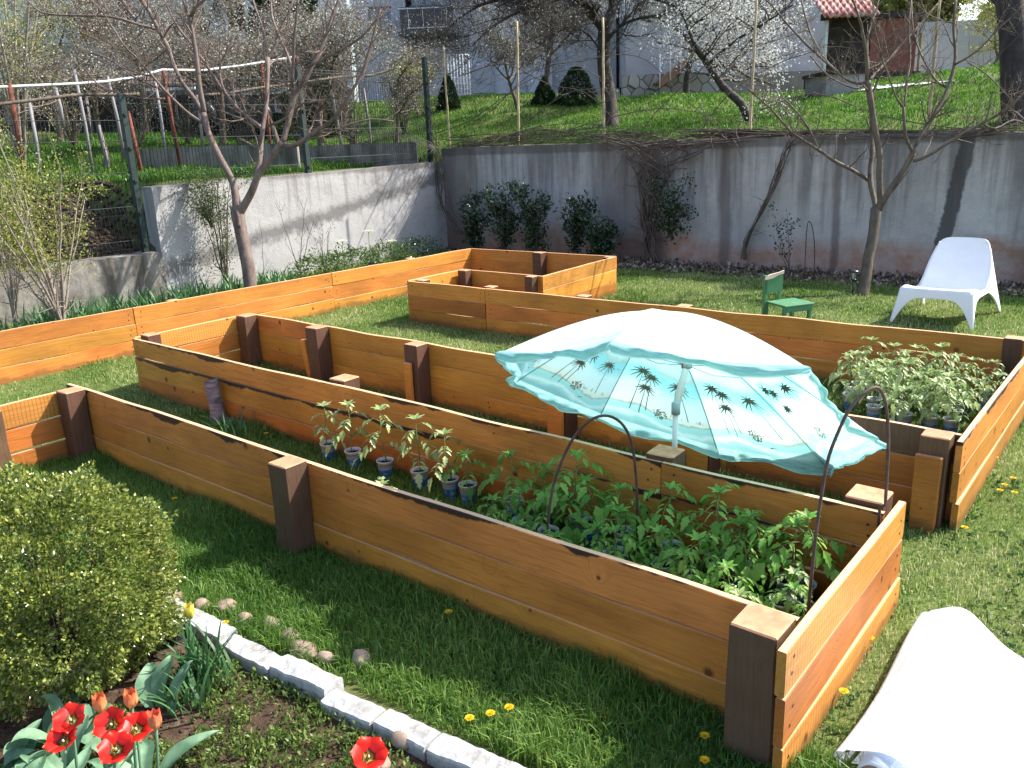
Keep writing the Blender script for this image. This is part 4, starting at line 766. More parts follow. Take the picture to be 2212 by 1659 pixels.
# ---------------------------------------------------------------- helpers for far things
def ground_at(px,py,t0=8,t1=90):
    d=Vector(ray(px,py))/F0; t=t0
    while t<t1:
        p=Vector(CAM)+d*t
        if p.z<=hz(p.x,p.y) and not (p.x>-10.6 and p.y<11.3): return p
        t+=.05
    return Vector(CAM)+d*t1
Fh=Vector((math.sin(yaw),math.cos(yaw),0)); Rh=Vector((math.cos(yaw),-math.sin(yaw),0))
def vnoise(p,s): return Vector((mnoise.noise(p*s),mnoise.noise(p*s+Vector((9,2,5))),mnoise.noise(p*s+Vector((3,7,1)))))
def twigs(mb,pts,rad,depth,rr,tips,dens=1.,ln=.5,up=.5,minr=.0022):
    """side shoots along a branch polyline"""
    L=sum((pts[i+1]-pts[i]).length for i in range(len(pts)-1)); n=int(L*dens*rr.uniform(.8,1.2)+.5)
    for _ in range(n):
        u=rr.uniform(.12,1); i=min(int(u*(len(pts)-1)),len(pts)-2); f=u*(len(pts)-1)-i; o=pts[i].lerp(pts[i+1],f); t_=(pts[i+1]-pts[i]).normalized(); r0_=max(minr,(rad[i]*(1-f)+rad[i+1]*f)*.5)
        d=(t_*.7+Vector((rr.gauss(0,1),rr.gauss(0,1),rr.gauss(0,1)+up)).normalized()).normalized(); l=ln*rr.uniform(.5,1.3); q=[o]
        for k in range(4): d=(d+Vector((rr.gauss(0,.16),rr.gauss(0,.16),rr.gauss(0,.16)+.10*up))).normalized(); q.append(q[-1]+d*l/4)
        rd=[r0_,r0_*.85,r0_*.7,r0_*.55,minr*.6]; mb.tube(q,rd,4 if r0_<.01 else 5,cap=False); tips.extend(q[1:])
        if depth>0: twigs(mb,q,rd,depth-1,rr,tips,dens*1.35,ln*.62,up,minr)
def smooth(pts,k=3):
    out=[]
    for i in range(len(pts)-1):
        p0=pts[max(i-1,0)];p1=pts[i];p2=pts[i+1];p3=pts[min(i+2,len(pts)-1)]
        for j in range(k):
            t=j/k; a=[.5*(2*p1[c]+(p2[c]-p0[c])*t+(2*p0[c]-5*p1[c]+4*p2[c]-p3[c])*t*t+(3*p1[c]-p0[c]-3*p2[c]+p3[c])*t**3) for c in range(len(p1))]; out.append(a)
    out.append(list(pts[-1])); return out
def traced(name,base,d0,lines,mat,label,seed,dens,ln,cat='tree',budmat=None,buds=0,bs=(.008,.018)):
    rr=random.Random(seed); o=empty(name,base,label=label,cat=cat); B=Vector(base); tips=[]; mt=MB();mbb=MB()
    for li,(pl,off,tw) in enumerate(lines):
        pl=smooth(pl,3); n=len(pl); off0,off1=off; pts=[];rad=[]
        for i,(x,y,w_) in enumerate(pl):
            dp=d0+off0+(off1-off0)*i/(n-1); pts.append(gd(x,y,dp)-B+vnoise(Vector((x*.01,y*.01,li)),3.)*.008); rad.append(max(.0022,w_*dp/F0/2))
        (mt if li==0 else mbb).tube(pts,rad,10 if rad[0]>.04 else 7)
        if tw: twigs(mbb,pts,rad,2,rr,tips,dens*tw,ln,.6)
    mt.build('trunk',mat,o); mbb.build('branches',mat,o)
    if budmat: 
        P=np.array([tuple(v) for v in tips]); P=P[rng.integers(0,len(P),buds)]+rng.normal(0,.006,(buds,3)); link('buds',leafmesh('buds',P,rng.uniform(*bs,buds),up=(0,0,.6),aspect=.5),budmat,o)
    return o
def barkmat(name,a,b,sc=(1,1,.35)):
    t=NT(name,.75,.3); p=t.co(sc); n=t.noise(p,11,6,.7); t.col(t.ramp(n,[(.32,a),(.68,b)])); t.bump(n,.8,.015); return t.m
M['bark1']=barkmat('smooth_brown_bark',(.085,.055,.045),(.20,.15,.125)); M['bark2']=barkmat('grey_brown_bark',(.06,.045,.032),(.16,.125,.09)); M['barkd']=barkmat('dark_rough_bark',(.018,.014,.012),(.06,.048,.04))
M['bud']=leafmat('bud',(.10,.09,.05),(.24,.25,.12))
# left bare tree
L1=[([(541,628,27),(539,600,28),(533,560,27),(522,510,26),(515,470,28),(512,448,27)],(0,0),0),
([(513,458,22),(510,430,17),(503,395,15),(485,360,14),(465,320,14),(448,280,13),(440,245,14)],(0,.1),0),
([(516,460,22),(530,440,17),(545,410,16),(560,375,15),(585,340,15),(610,307,14)],(0,-.2),0),
([(440,247,12),(420,215,10),(395,180,9),(375,140,9),(362,100,9),(345,70,9),(325,30,9),(303,-6,8)],(.1,.5),1),
([(335,62,7),(300,54,6),(240,36,5),(140,33,5),(90,26,4),(54,-4,3)],(.4,.0),1),([(298,52,5),(280,25,5),(262,-6,4)],(.4,.8),1),
([(441,243,12),(436,215,11),(430,180,11),(425,130,10),(418,85,9),(412,50,8),(400,15,7),(393,-6,6)],(.1,-.3),1),([(413,34,7),(420,20,6),(436,4,6),(452,-8,5)],(-.2,-.4),1),
([(441,268,7),(410,247,7),(385,225,6),(365,205,6),(330,165,5),(300,130,4),(265,95,4),(225,30,3),(190,-6,3)],(.1,-.5),1),
([(358,213,5),(300,212,4),(246,198,4),(210,180,3),(182,148,3)],(0,-.5),1),([(346,192,4),(286,164,4),(232,126,3),(170,110,3)],(0,.6),1),
([(545,412,10),(560,355,12),(566,290,10),(575,230,9),(578,170,9),(578,125,9)],(0,.5),.5),([(578,125,7),(572,80,6),(558,35,5),(545,-6,4)],(.5,.8),1),([(578,125,6),(592,105,6),(608,60,5),(630,10,5),(633,-6,5)],(.5,.6),1),
([(566,278,9),(528,248,8),(488,204,7),(452,152,7),(424,108,6),(385,60,5),(352,-6,4)],(.3,.8),1),([(488,204,5),(475,165,5),(480,132,4),(508,76,3)],(.4,.6),1),
([(576,274,6),(616,256,6),(656,224,6),(712,216,5),(760,190,4)],(.2,-.3),1),
([(610,310,13),(624,260,12),(636,208,12),(660,172,10),(688,116,9),(704,80,8),(716,40,7),(734,-6,6)],(-.2,-.2),1),([(631,205,8),(628,140,7),(604,80,6),(588,40,5),(585,-6,4)],(-.2,.3),1),([(630,192,8),(636,80,6),(644,-6,5)],(-.2,-.6),1),
([(612,312,11),(640,312,10),(676,288,9),(716,260,8),(744,224,7),(780,160,6),(800,100,5),(822,20,4)],(-.2,-.7),1),([(676,288,6),(724,286,5),(748,272,5),(800,258,4),(850,262,3)],(-.3,-.3),1),
([(660,146,6),(720,116,6),(780,80,5),(828,24,4)],(-.2,-.5),1),([(516,490,9),(513,470,9),(510,455,8)],(-.08,-.08),0)]
b=gx(541,628,-9.2); b.z=0; dL=(gx(541,628,-9.2)-Vector(CAM)).dot(Vector(fw))
L1[0]=([(546,668,30)]+L1[0][0],(0,0),0)
traced('bare_tree',b,dL,L1,M['bark1'],'smooth-barked bare fruit tree forking low above the left planter wall',3,6.5,.42,budmat=M['bud'],buds=2600)
L2=[([(1862,640,28),(1868,610,24),(1876,560,22),(1887,500,22),(1893,448,22)],(0,0),0),
([(1891,455,12),(1888,430,11),(1880,389,12),(1883,345,11),(1884,302,11),(1883,250,10),(1878,200,8)],(0,.3),.4),
([(1897,450,16),(1902,432,13),(1899,378,13),(1901,342,13),(1892,288,13),(1881,216,13),(1875,174,13)],(0,-.2),.2),
([(1899,452,16),(1905,439,13),(1920,414,13),(1956,360,12),(1972,331,13)],(0,-.3),.3),
([(1880,392,8),(1845,369,8),(1812,353,8),(1768,324,7),(1718,292,6),(1696,270,5),(1660,230,4),(1614,191,3)],(.2,-.3),1),([(1768,324,5),(1750,284,5),(1729,252,4),(1693,212,3)],(0,-.1),1),([(1716,290,3),(1724,268,3),(1726,245,2)],(-.1,0),1),
([(1874,178,8),(1852,180,7),(1830,173,6),(1804,151,5),(1740,94,5),(1675,22,4),(1650,-6,3)],(-.2,.3),1),([(1815,162,5),(1776,119,4),(1747,61,4),(1730,-6,3)],(0,.5),1),
([(1873,175,8),(1870,108,7),(1855,36,5),(1840,-6,4)],(-.2,-.6),1),([(1879,172,8),(1898,151,6),(1970,72,5),(2028,7,4)],(-.2,.5),1),([(1877,160,6),(1873,90,5),(1890,30,4),(1900,-6,3)],(-.2,.1),1),([(1868,186,4),(1842,190,4),(1790,165,3),(1750,120,3)],(-.2,-.6),1),
([(1971,333,11),(1988,295,10),(2020,245,9),(2049,187,9),(2064,126,7),(2060,54,6),(2066,-6,5)],(-.3,-.1),1),([(2049,190,5),(2024,176,5),(1999,137,4),(1974,72,4),(1968,-6,3)],(-.2,.4),1),
([(1971,326,8),(1958,300,7),(1954,281,7),(1952,230,6)],(-.3,-.5),.5),([(1952,232,5),(1934,205,4),(1916,155,4),(1898,100,4),(1884,36,3)],(-.5,-.7),1),([(1953,230,5),(1959,180,5),(1966,126,4),(1963,54,4),(1970,-6,3)],(-.5,-.2),1),
([(1974,347,8),(1999,338,8),(2064,299,7),(2121,266,7),(2172,238,6),(2216,198,5)],(-.3,-.6),1),([(2121,266,4),(2150,278,4),(2190,259,4),(2220,272,3)],(-.5,-.3),1),([(2160,244,4),(2190,240,3),(2216,262,3)],(-.5,-.8),1),([(2090,135,3),(2130,160,3),(2180,210,2)],(-.4,-.6),1),([(2062,140,5),(2110,110,4),(2160,60,3),(2212,10,3)],(-.2,-.4),1)]
b=gz(1863,637,0); dR=(b-Vector(CAM)).dot(Vector(fw)); traced('bare_tree',b,dR,L2,M['bark2'],'slim bare fruit tree with green-brown bark in front of the far wall',9,6.5,.38,budmat=M['bud'],buds=1500)
# ---------------------------------------------------------------- generic far trees
def gentree(name,label,base,lims,tr,seed,mat,levels=3,kids=5,leaf=None,nleaf=0,lsize=(.02,.04),spread=1.,group=None,cname='blossom',up=.3,lf=.55):
    rr=random.Random(seed); o=empty(name,base,label=label,cat='tree',group=group); mt=MB(); mbr=MB(); pts_l=[]
    def br(p,d,l,r_,lev,mbx):
        q=[p]; n=5
        for k in range(n): d=(d+Vector((rr.gauss(0,.13),rr.gauss(0,.13),rr.gauss(0,.10)+.03*up*4))).normalized(); q.append(q[-1]+d*l/n)
        rd=[r_*(1-.55*k/n) for k in range(n+1)]; mbx.tube(q,rd,8 if lev==levels else 4,cap=False)
        if lev<=1: pts_l.extend(q[1:])
        if lev>0:
            for k in range(kids+(1 if lev==levels else 0)):
                u=rr.uniform(.45 if lev==levels else .2,1); i=min(int(u*n),n-1); a=rr.uniform(0,6.28); e=Vector((math.cos(a),math.sin(a),up+rr.gauss(0,.35))).normalized()
                br(q[i].lerp(q[i+1],u*n-i),(d*.45+e*spread).normalized(),l*lf*rr.uniform(.75,1.25)*(1.25 if lev==levels else 1),max(.004,rd[i]*.55),lev-1,mbr)
    br(Vector((0,0,-.1)),Vector((lims[0],lims[1],1)).normalized(),lims[2],tr,levels,mt)
    mt.build('trunk',mat,o); mbr.build('branches',mat,o)
    if leaf:
        A=np.array([tuple(v) for v in pts_l]); idx=rng.integers(0,len(A),nleaf); cl=rng.normal(0,.07,(len(A),3)); P=A[idx]+cl[idx]+rng.normal(0,.06,(nleaf,3)); link(cname,leafmesh(cname,P,rng.uniform(*lsize,nleaf),aspect=.9),leaf,o)
    return o
M['blossom']=leafmat('white_blossom',(.36,.36,.30),(.62,.62,.60),(.80,.80,.79),.3,.6,.2); M['blossomg']=leafmat('blossom_and_young_leaf',(.10,.09,.06),(.26,.24,.18),(.66,.66,.63),.3,.6,.2); M['ygreen']=leafmat('young_yellow_leaf',(.14,.17,.03),(.30,.32,.07),(.42,.40,.12),.4); M['dgreen']=leafmat('dark_evergreen',(.012,.028,.01),(.03,.06,.02),None,.2)
# dark forked tree: traced trunk then procedural crown
g=ground_at(1320,272); dp=(g-Vector(CAM)).dot(Vector(fw))
L3=[([(1321,285,40),(1318,250,33),(1315,209,32),(1306,154,30),(1304,96,29),(1307,50,28)],(0,0),0),([(1305,58,27),(1285,34,27),(1262,6,26),(1240,-30,24),(1200,-70,20),(1150,-100,14)],(0,-.5),2),([(1309,56,22),(1320,28,20),(1332,-8,19),(1345,-60,16),(1400,-110,10)],(0,.5),2),
([(1262,6,12),(1225,-5,10),(1180,5,9),(1120,25,7),(1060,60,5),(1020,100,3)],(-.3,-1.2),3),([(1240,-25,10),(1180,-15,9),(1110,-5,8),(1040,10,6),(980,50,4),(950,90,3)],(-.5,-.4),3),([(1250,-8,10),(1215,25,8),(1190,60,6),(1175,100,4),(1170,130,3)],(-.3,-1.),3),([(1304,100,8),(1335,60,7),(1380,40,6),(1440,30,4)],(0,-.8),3),([(1335,-20,12),(1390,-10,9),(1450,10,7),(1510,50,4)],(.3,-.6),3),([(1303,120,6),(1275,80,5),(1240,60,4),(1200,70,3)],(0,.8),3)]
o=traced('blossoming_tree',g,dp,L3,M['barkd'],'dark forked old fruit tree behind the far wall, middle of the picture',21,3.2,.8,budmat=M['blossomg'],buds=13000,bs=(.015,.038))
def at_g(px,py): g=ground_at(px,py); return (g.x,g.y,g.z)
def at_d(px,dep): g=gd(px,250,dep); return (g.x,g.y,hz(g.x,g.y))
gentree('blossoming_tree','dense white blossoming tree right of the dark forked trunk, before the stone house',at_g(1628,262),(-.35,-.1,2.1),.075,5,M['barkd'],4,5,M['blossom'],15000,(.018,.040),1.1,'blossoming trees beyond the walls',up=.22,lf=.62)
gentree('blossoming_tree','white blossoming tree behind the dark timber shed at the right',at_g(2010,150),(-.1,.2,2.1),.08,6,M['barkd'],4,5,M['blossom'],17000,(.03,.06),.9,'blossoming trees beyond the walls')
gentree('blossoming_tree','brownish budding tree behind the left fence, before the grey apartment house',at_d(690,16),(-.05,.1,1.9),.08,12,M['bark2'],4,5,M['blossomg'],20000,(.022,.045),1.0,'blossoming trees beyond the walls',lf=.62)
gentree('blossoming_tree','budding tree behind the left fence near the stone shed',at_d(470,17),(.1,.1,1.8),.08,15,M['bark2'],4,5,M['blossomg'],17000,(.02,.045),1.0,'blossoming trees beyond the walls')
gentree('fruit_tree','small budding tree left of the thuja, near the white lattice gate',at_d(850,18),(0,0,1.3),.05,18,M['bark2'],4,5,M['blossomg'],3500,(.02,.04),.9,'blossoming trees beyond the walls')
gentree('fruit_tree','thin twiggy tree between the two thujas',at_d(1120,20),(0,.1,1.5),.05,19,M['bark2'],4,5,M['blossomg'],4500,(.02,.04),.9,'blossoming trees beyond the walls')
gentree('fruit_tree','yellow-green leafing tree right of the shed, at the top edge',at_d(2110,26),(.2,.2,2.2),.07,23,M['bark2'],4,5,M['ygreen'],9000,(.03,.06),.9,cname='foliage')
gentree('fruit_tree','large pale-blossoming tree at the top of the picture above the stone house',at_d(1480,21),(.1,0,2.6),.09,41,M['barkd'],4,5,M['blossom'],22000,(.03,.055),1.1,'blossoming trees beyond the walls',lf=.62)
gentree('fruit_tree','budding tree right of the apartment balcony, behind the dark forked tree',at_d(1180,24),(.1,0,2.4),.09,42,M['barkd'],4,5,M['blossomg'],9000,(.03,.05),1.1,'blossoming trees beyond the walls',lf=.62)
gentree('fruit_tree','twiggy budding tree in front of the old house shutters, upper left',at_d(300,19),(.1,0,2.2),.08,43,M['bark2'],4,5,M['blossomg'],9000,(.025,.045),1.1,'blossoming trees beyond the walls',lf=.6)
gentree('fruit_tree','grey twiggy tree before the apartment building, left of its balcony',at_d(600,14.5),(-.15,.1,1.7),.06,61,M['bark2'],4,5,M['blossomg'],6000,(.018,.035),1.1,'blossoming trees beyond the walls',lf=.6)
gentree('fruit_tree','grey twiggy tree beyond the fence, above the yellow-green shrub',at_d(210,14),(.1,.1,1.7),.06,62,M['bark2'],4,5,M['blossomg'],5000,(.018,.035),1.1,'blossoming trees beyond the walls',lf=.6)
gentree('fruit_tree','twiggy budding tree at the far left behind the pipe trellis',at_d(120,18),(.1,0,2.2),.08,44,M['bark2'],4,5,M['blossomg'],8000,(.025,.045),1.1,'blossoming trees beyond the walls',lf=.6)
for i,(px,dp_) in enumerate(((2030,44),(2180,46),(1880,48))): gentree('far_tree','pale-green tree beyond the grey wall at top right, '+('left of the shed roof' if px==1880 else 'directly above the wall' if px==2030 else 'behind the massive trunk'),at_d(px,dp_),(0,0,5.),.2,50+i,M['barkd'],4,5,M['ygreen'],42000,(.2,.36),1.1,'trees beyond the grey wall',cname='foliage',lf=.6)
gentree('fruit_tree','yellow-green leafing sapling near the lattice gate',at_d(905,21),(0,0,.9),.04,29,M['bark2'],3,6,M['ygreen'],5000,(.03,.06),.7,cname='foliage')
g=ground_at(2196,268); dp=(g-Vector(CAM)).dot(Vector(fw))
traced('old_tree',g,dp,[([(2208,290,80),(2200,262,66),(2196,200,62),(2194,130,62),(2190,60,60),(2184,-6,60),(2180,-80,50)],(0,0),0),([(2190,40,20),(2150,0,14),(2120,-40,10)],(0,.3),1),([(2196,150,14),(2230,80,10),(2260,20,7)],(0,0),1),([(2182,-40,20),(2230,-110,14),(2300,-150,8)],(0,0),1)],M['barkd'],'massive dark tree trunk at the right edge of the picture',31,2.,.5)
def conifer(name,label,base,h,r_,n,seed,cat='tree',tip=.35):
    o=empty(name,base,label=label,cat=cat); u=rng.random(n)**1.25; a=rng.random(n)*6.28; rr=r_*np.minimum(1,(1-u)**tip*1.05)*(1+.16*np.sin(a*5+u*14))*rng.uniform(.72,1,n); P=np.stack([rr*np.cos(a),rr*np.sin(a),u*h],1); D=np.stack([np.cos(a),np.sin(a),np.full(n,1.2)],1)
    link('foliage',leafmesh('f',P,rng.uniform(.05,.10,n)*(h/1.6)**.5,dirs=D,aspect=.5),M['dgreen'],o); mb=MB(); mb.tube([(0,0,-.05),(0,0,h*.9)],[.05,.01],7); mb.build('trunk',M['barkd'],o); return o
def hpx(g,py0,py1): return abs(py1-py0)*(Vector(g)-Vector(CAM)).dot(Vector(fw))/F0
g=at_g(1040,207); conifer('thuja','slim dark thuja before the white wall in the middle distance',g,hpx(g,135,207),.26,7000,1)
g=at_g(1176,226); conifer('thuja','small cone-shaped thuja on the low stone wall',g,hpx(g,172,226),.30,5000,2,tip=.8)
g=at_g(970,238); conifer('thuja','stunted dark conifer beside the lattice gate',g,hpx(g,170,238),.28,4500,3,tip=.6)
g=Vector(at_d(640,21)); conifer('spruce','tall dark spruce top behind the budding tree at the left fence',g,5.2,1.3,24000,4,tip=.8)
g=Vector(at_g(1245,222)); g.z-=.1; conifer('evergreen_hedge','dark evergreen shrub against the stone house corner',g,.9,.5,6000,5,'shrub',tip=.5)
# ---------------------------------------------------------------- houses far behind
def render_mat(name,a,b,sc=1.2,bump=.2):
    t=NT(name,.9,.15); n=t.noise(t.wco(),sc,5,.6); t.col(t.ramp(n,[(.3,a),(.7,b)])); t.bump(t.noise(t.wco(),30,3),bump); return t.m
M['lav']=render_mat('lavender_render',(.34,.33,.38),(.43,.42,.47)); M['rgrey']=render_mat('pale_house_render',(.33,.32,.33),(.42,.41,.42)); M['hwhite']=render_mat('white_render',(.46,.46,.50),(.62,.62,.65)); M['dpurple']=flat('dark_slate_panel',(.045,.042,.06),.5,.4,.1); M['glass']=flat('window_glass',(.07,.10,.15),.12,.8,.1,2); M['rail']=flat('white_railing',(.6,.6,.62),.4,.4,.05); M['dark']=flat('dark_shed_boards',(.03,.023,.02),.8,.2,.3,4); M['rbrown']=flat('red_brown_boards',(.16,.05,.035),.6,.3,.3,3); M['tile']=None
t=NT('red_roof_tiles',.8,.2); wv=t.n('ShaderNodeTexWave',Scale=2.2,bands_direction='X',Distortion=.6); t.t.links.new(t.co(),wv.inputs['Vector']); n=t.noise(t.co(),5,4,.6); t.col(t.mix(t.ramp(n,[(.4,0.),(.7,.6)]),t.ramp(wv.outputs[1],[(0,(.18,.05,.035)),(.5,(.40,.14,.10)),(1,(.50,.22,.17))]),(.6,.45,.42))); t.bump(wv.outputs[1],.8,.05); M['tile']=t.m
t=NT('rubble_stone',.9,.15); v=t.n('ShaderNodeTexVoronoi',Scale=3.2,feature='DISTANCE_TO_EDGE'); t.t.links.new(t.wco(),v.inputs['Vector']); v2=t.n('ShaderNodeTexVoronoi',Scale=3.2); t.t.links.new(t.wco(),v2.inputs['Vector']); sx=t.sep(v2.outputs['Color'])[0]
t.col(t.mix(t.ramp(v.outputs['Distance'],[(.02,1.),(.06,0.)]),t.ramp(sx,[(0,(.20,.18,.16)),(1,(.38,.36,.35))]),(.07,.06,.055))); M['rubble']=t.m
t=NT('old_stone_house',.9,.15); n=t.noise(t.wco(),3,6,.7); n2=t.noise(t.wco(),.5,3); t.col(t.mix(n2,t.ramp(n,[(.35,(.09,.075,.06)),(.65,(.24,.21,.18))]),(.30,.29,.31))); M['oldst']=t.m
def fbox(par,name,x0,y0,x1,y1,dep,th,mat,org,zb=None,**k):
    A=gd(x0,y0,dep);B=gd(x1,y1,dep); w_=abs((B-A).dot(Rh)); zt=max(A.z,gd(x1,y0,dep).z); zl=min(B.z,gd(x0,y1,dep).z) if zb is None else zb
    if zb is None: zt=gd((x0+x1)/2,y0,dep).z; zl=gd((x0+x1)/2,y1,dep).z
    mb=MB(); o0=Vector((A.x,A.y,0)); Mx=Matrix(((Rh.x,Fh.x,0,o0.x),(Rh.y,Fh.y,0,o0.y),(0,0,1,0),(0,0,0,1))); mb.box((w_/2,th/2,(zt+zl)/2),(w_,th,zt-zl),Mx)
    mb.v=[tuple(Vector(v)-Vector(org)) for v in mb.v]; return mb.build(name,M[mat],par,**k)
def house(name,label,px,py,dep,cat='building'):
    g=gd(px,py,dep); g.z=2; o=empty(name,g,label=label,cat=cat); return o,g
def window(h,g,x0,y0,x1,y1,dep,frame='dpurple',mull=1):
    o=fbox(h,'window',x0,y0,x1,y1,dep-.06,.1,'glass',g)
    m=[(x0-2,y0-2,x1+2,y0+1),(x0-2,y1-1,x1+2,y1+2),(x0-2,y0,x0+1,y1),(x1-1,y0,x1+2,y1)]+[((x0+x1)/2-1.2+(x1-x0)*(k-(mull-1)/2)/(mull+1),y0,(x0+x1)/2+1.2+(x1-x0)*(k-(mull-1)/2)/(mull+1),y1) for k in range(mull)]
    fm=MB(); 
    for q in m: t_=fbox(None,'frame',*q,dep-.14,.09,frame,g); b_=len(fm.v); fm.add([v.co for v in t_.data.vertices],[tuple(p.vertices) for p in t_.data.polygons]); bpy.data.objects.remove(t_)
    fm.build('frame',M[frame],o); return o
h,g=house('apartment_building','lavender-grey apartment building with a slate balcony behind the far trees',900,100,34)
fbox(h,'wall',735,-260,870,200,34,6,'lav',g,zb=1.5); fbox(h,'wall',872,-260,1232,200,34.8,6,'lav',g,zb=1.5); pass
window(h,g,796,16,843,68,34); window(h,g,898,79,1012,100,34.8,mull=3); window(h,g,885,-60,975,12,34.8,mull=2); window(h,g,640,-20,680,40,33.5)
bl=fbox(h,'balcony',862,14,980,66,33.5,1.3,'dpurple',g); fbox(h,'balcony_slab',860,66,984,74,33.4,1.4,'dpurple',g)
rm=MB()
for (x0,y0,x1,y1) in ((858,16,965,18),(880,58,965,60),(880,16,882,60),(912,16,914,60),(938,16,940,60),(963,16,965,60)):
    t_=fbox(None,'r',x0,y0,x1,y1,33.2,.05,'rail',g); rm.add([v.co for v in t_.data.vertices],[tuple(p.vertices) for p in t_.data.polygons]); bpy.data.objects.remove(t_)
rm.build('railing',M['rail'],bl)
h,g=house('house','pale grey house with stone-clad base and outside stair behind the blossom',1500,180,24)
fbox(h,'wall',1352,-300,1872,166,24.,7,'rgrey',g); fbox(h,'side_wall',1235,-300,1350,205,25.2,5,'rgrey',g,zb=2.2); fbox(h,'stone_base',1345,163,1560,215,23.9,.3,'rubble',g,zb=2.3); fbox(h,'wall_base',1562,160,1800,215,23.95,6,'oldst',g,zb=2.3)
window(h,g,1384,-40,1410,38,24,'rbrown'); window(h,g,1640,-30,1700,60,24,'rbrown')
A=gd(1425,190,23.3);B=gd(1560,90,23.3); mb=MB(); d=B-A
for s0 in (0,.75):
    a=A+Fh*s0;b_=B+Fh*s0; vs=[a,b_,b_+Z*.22,a+Z*.22,a+Fh*.08,b_+Fh*.08,b_+Z*.22+Fh*.08,a+Z*.22+Fh*.08]; mb.add([v-g for v in vs],[(0,1,2,3),(7,6,5,4),(0,4,5,1),(3,2,6,7),(0,3,7,4),(1,5,6,2)])
for k in range(12): c=A.lerp(B,(k+.5)/12)+Fh*.4; mb.box((0,0,0),(.28,.7,.05),Matrix.Translation(c-g+Z*.1)@Matrix(((Rh.x,Fh.x,0,0),(Rh.y,Fh.y,0,0),(0,0,1,0),(0,0,0,1))))
st_=mb.build('outside_stair',flat('brown_stair_wood',(.20,.11,.08),.7,.2,.2),h)
mb=MB()
for k in range(7): c=A.lerp(B,k/6)-g; mb.tube([c,c+Z*.9],.018,5)
mb.tube([A-g+Z*.9,B-g+Z*.9],.022,5); mb.build('handrail',M['rail'],st_)
h,g=house('garden_shed','dark timber garden shed with a red tiled roof and a white corner post',1880,120,19.5,'shed')
fbox(h,'dark_front',1797,30,1885,165,19.6,.3,'dark',g); fbox(h,'side_wall',1885,36,1990,160,19.7,2.5,'rbrown',g); fbox(h,'corner_post',1786,30,1797,168,19.4,.12,'rail',g); fbox(h,'base',1800,160,1990,186,19.75,2.,'dark',g,zb=2.2); fbox(h,'end_post',1992,70,2001,178,19.6,.12,'cane',g); fbox(h,'beam',1780,24,2000,38,19.3,.2,'dark',g)
A=gd(1780,36,18.9);B=gd(1902,30,18.9); mb=MB(); 
def rf(u,v):
    p=A.lerp(B,u)+Fh*(v*2.6)+Z*(v*1.5+.045*abs(math.sin(u*28))); return p-g
mb.grid(rf,84,8); ro=mb.build('roof',M['tile'],h); md=ro.modifiers.new('s','SOLIDIFY'); md.thickness=.06
h,g=house('stone_well','square grey stone well box on the far lawn before the shed',1830,215,17.,'well')
fbox(h,'stone_box',1786,158,1872,222,15.,1.1,'oldst',g,zb=2.0); fbox(h,'lid',1783,152,1876,160,14.95,1.2,'dark',g)
h,g=house('garden_wall','grey garden wall at the top of the far lawn, right',2080,100,27,'wall'); fbox(h,'wall',1985,48,2240,150,27,.3,'rgrey',g,zb=2.2)
h,g=house('garden_wall','low rough stone wall across the far lawn before the thujas',1150,215,20,'wall'); fbox(h,'wall',1005,205,1340,232,22.6,.5,'oldst',g,zb=2.); fbox(h,'coping',985,198,1336,207,23.2,.9,'rgrey',g)
h,g=house('lattice_gate','white lattice gate between shrubs in the middle distance',985,170,24,'gate')
mb=MB(); A=gd(966,118,23.);B=gd(1012,118,23.)
for k in range(8): c=A.lerp(B,k/7)-g; mb.tube([c,c-Z*1.5],.018,4)
for k in range(11): mb.tube([A-g-Z*.15*k,B-g-Z*.15*k],.014,4)
mb.build('lattice',M['rail'],h)
h,g=house('white_garage','low white building with brown doors behind the shrubs left of the forked tree',1130,160,28); fbox(h,'wall',1015,118,1240,205,28,3,'hwhite',g,zb=2.4); fbox(h,'door',1020,140,1068,200,27.9,.15,'rgrey',g); fbox(h,'door',1140,135,1195,200,27.9,.15,'hwhite',g)
h,g=house('flower_pot','white plastic bucket on the grass by the stone wall',1253,220,20,'bucket'); mb=MB(); p=gd(1253,222,22.)-g; mb.lathe([(.0,0),(.10,0),(.14,.27),(.15,.28),(.13,.28)],14,c=p); mb.build('bucket',M['rail'],h)
# paved path on the far lawn
mb=MB(); P=[ground_at(*q) for q in ((1850,200),(2062,178),(2064,151),(2020,157),(1968,184),(1850,190))]; mb.add([p+Z*.03 for p in P],[tuple(range(6))]); mb.build('path',flat('white_paving',(.55,.55,.56),.8,.2,.1,2),kind='structure')
# left: old houses, stone shed with tiles, dark lean-to
h,g=house('old_house','white rendered old house with dark shutters in the upper left corner',300,40,30)
fbox(h,'wall',-200,-260,215,96,33.3,.5,'hwhite',g,zb=2.); fbox(h,'wall',214,-260,736,110,33.6,.4,'hwhite',g,zb=2.)
for x0,x1 in ((78,96),(150,214),(245,272),(405,432),(480,520)): fbox(h,'shutter',x0,-60,x1,92 if x0==150 else 62,(33.3 if x0<215 else 33.6)-.12,.2,'rbrown' if x0==150 else 'dark',g)
h,g=house('stone_outbuilding','brown stone outbuilding with a tiled roof edge at the upper left',300,140,25,'shed')
fbox(h,'wall',60,96,520,186,25,.5,'oldst',g,zb=2.); fbox(h,'patch',122,118,162,182,24.9,.15,'rgrey',g); 
mb=MB(); A=gd(30,182,23.6);B=gd(560,188,23.6)
mb.grid(lambda u,v:A.lerp(B,u)+Fh*(v*1.2)+Z*(v*.45+.05*abs(math.sin(u*60)))-g,150,4); ro=mb.build('roof',flat('mossy_tiles',(.11,.085,.07),.9,.15,.4,6),h); md=ro.modifiers.new('s','SOLIDIFY'); md.thickness=.08
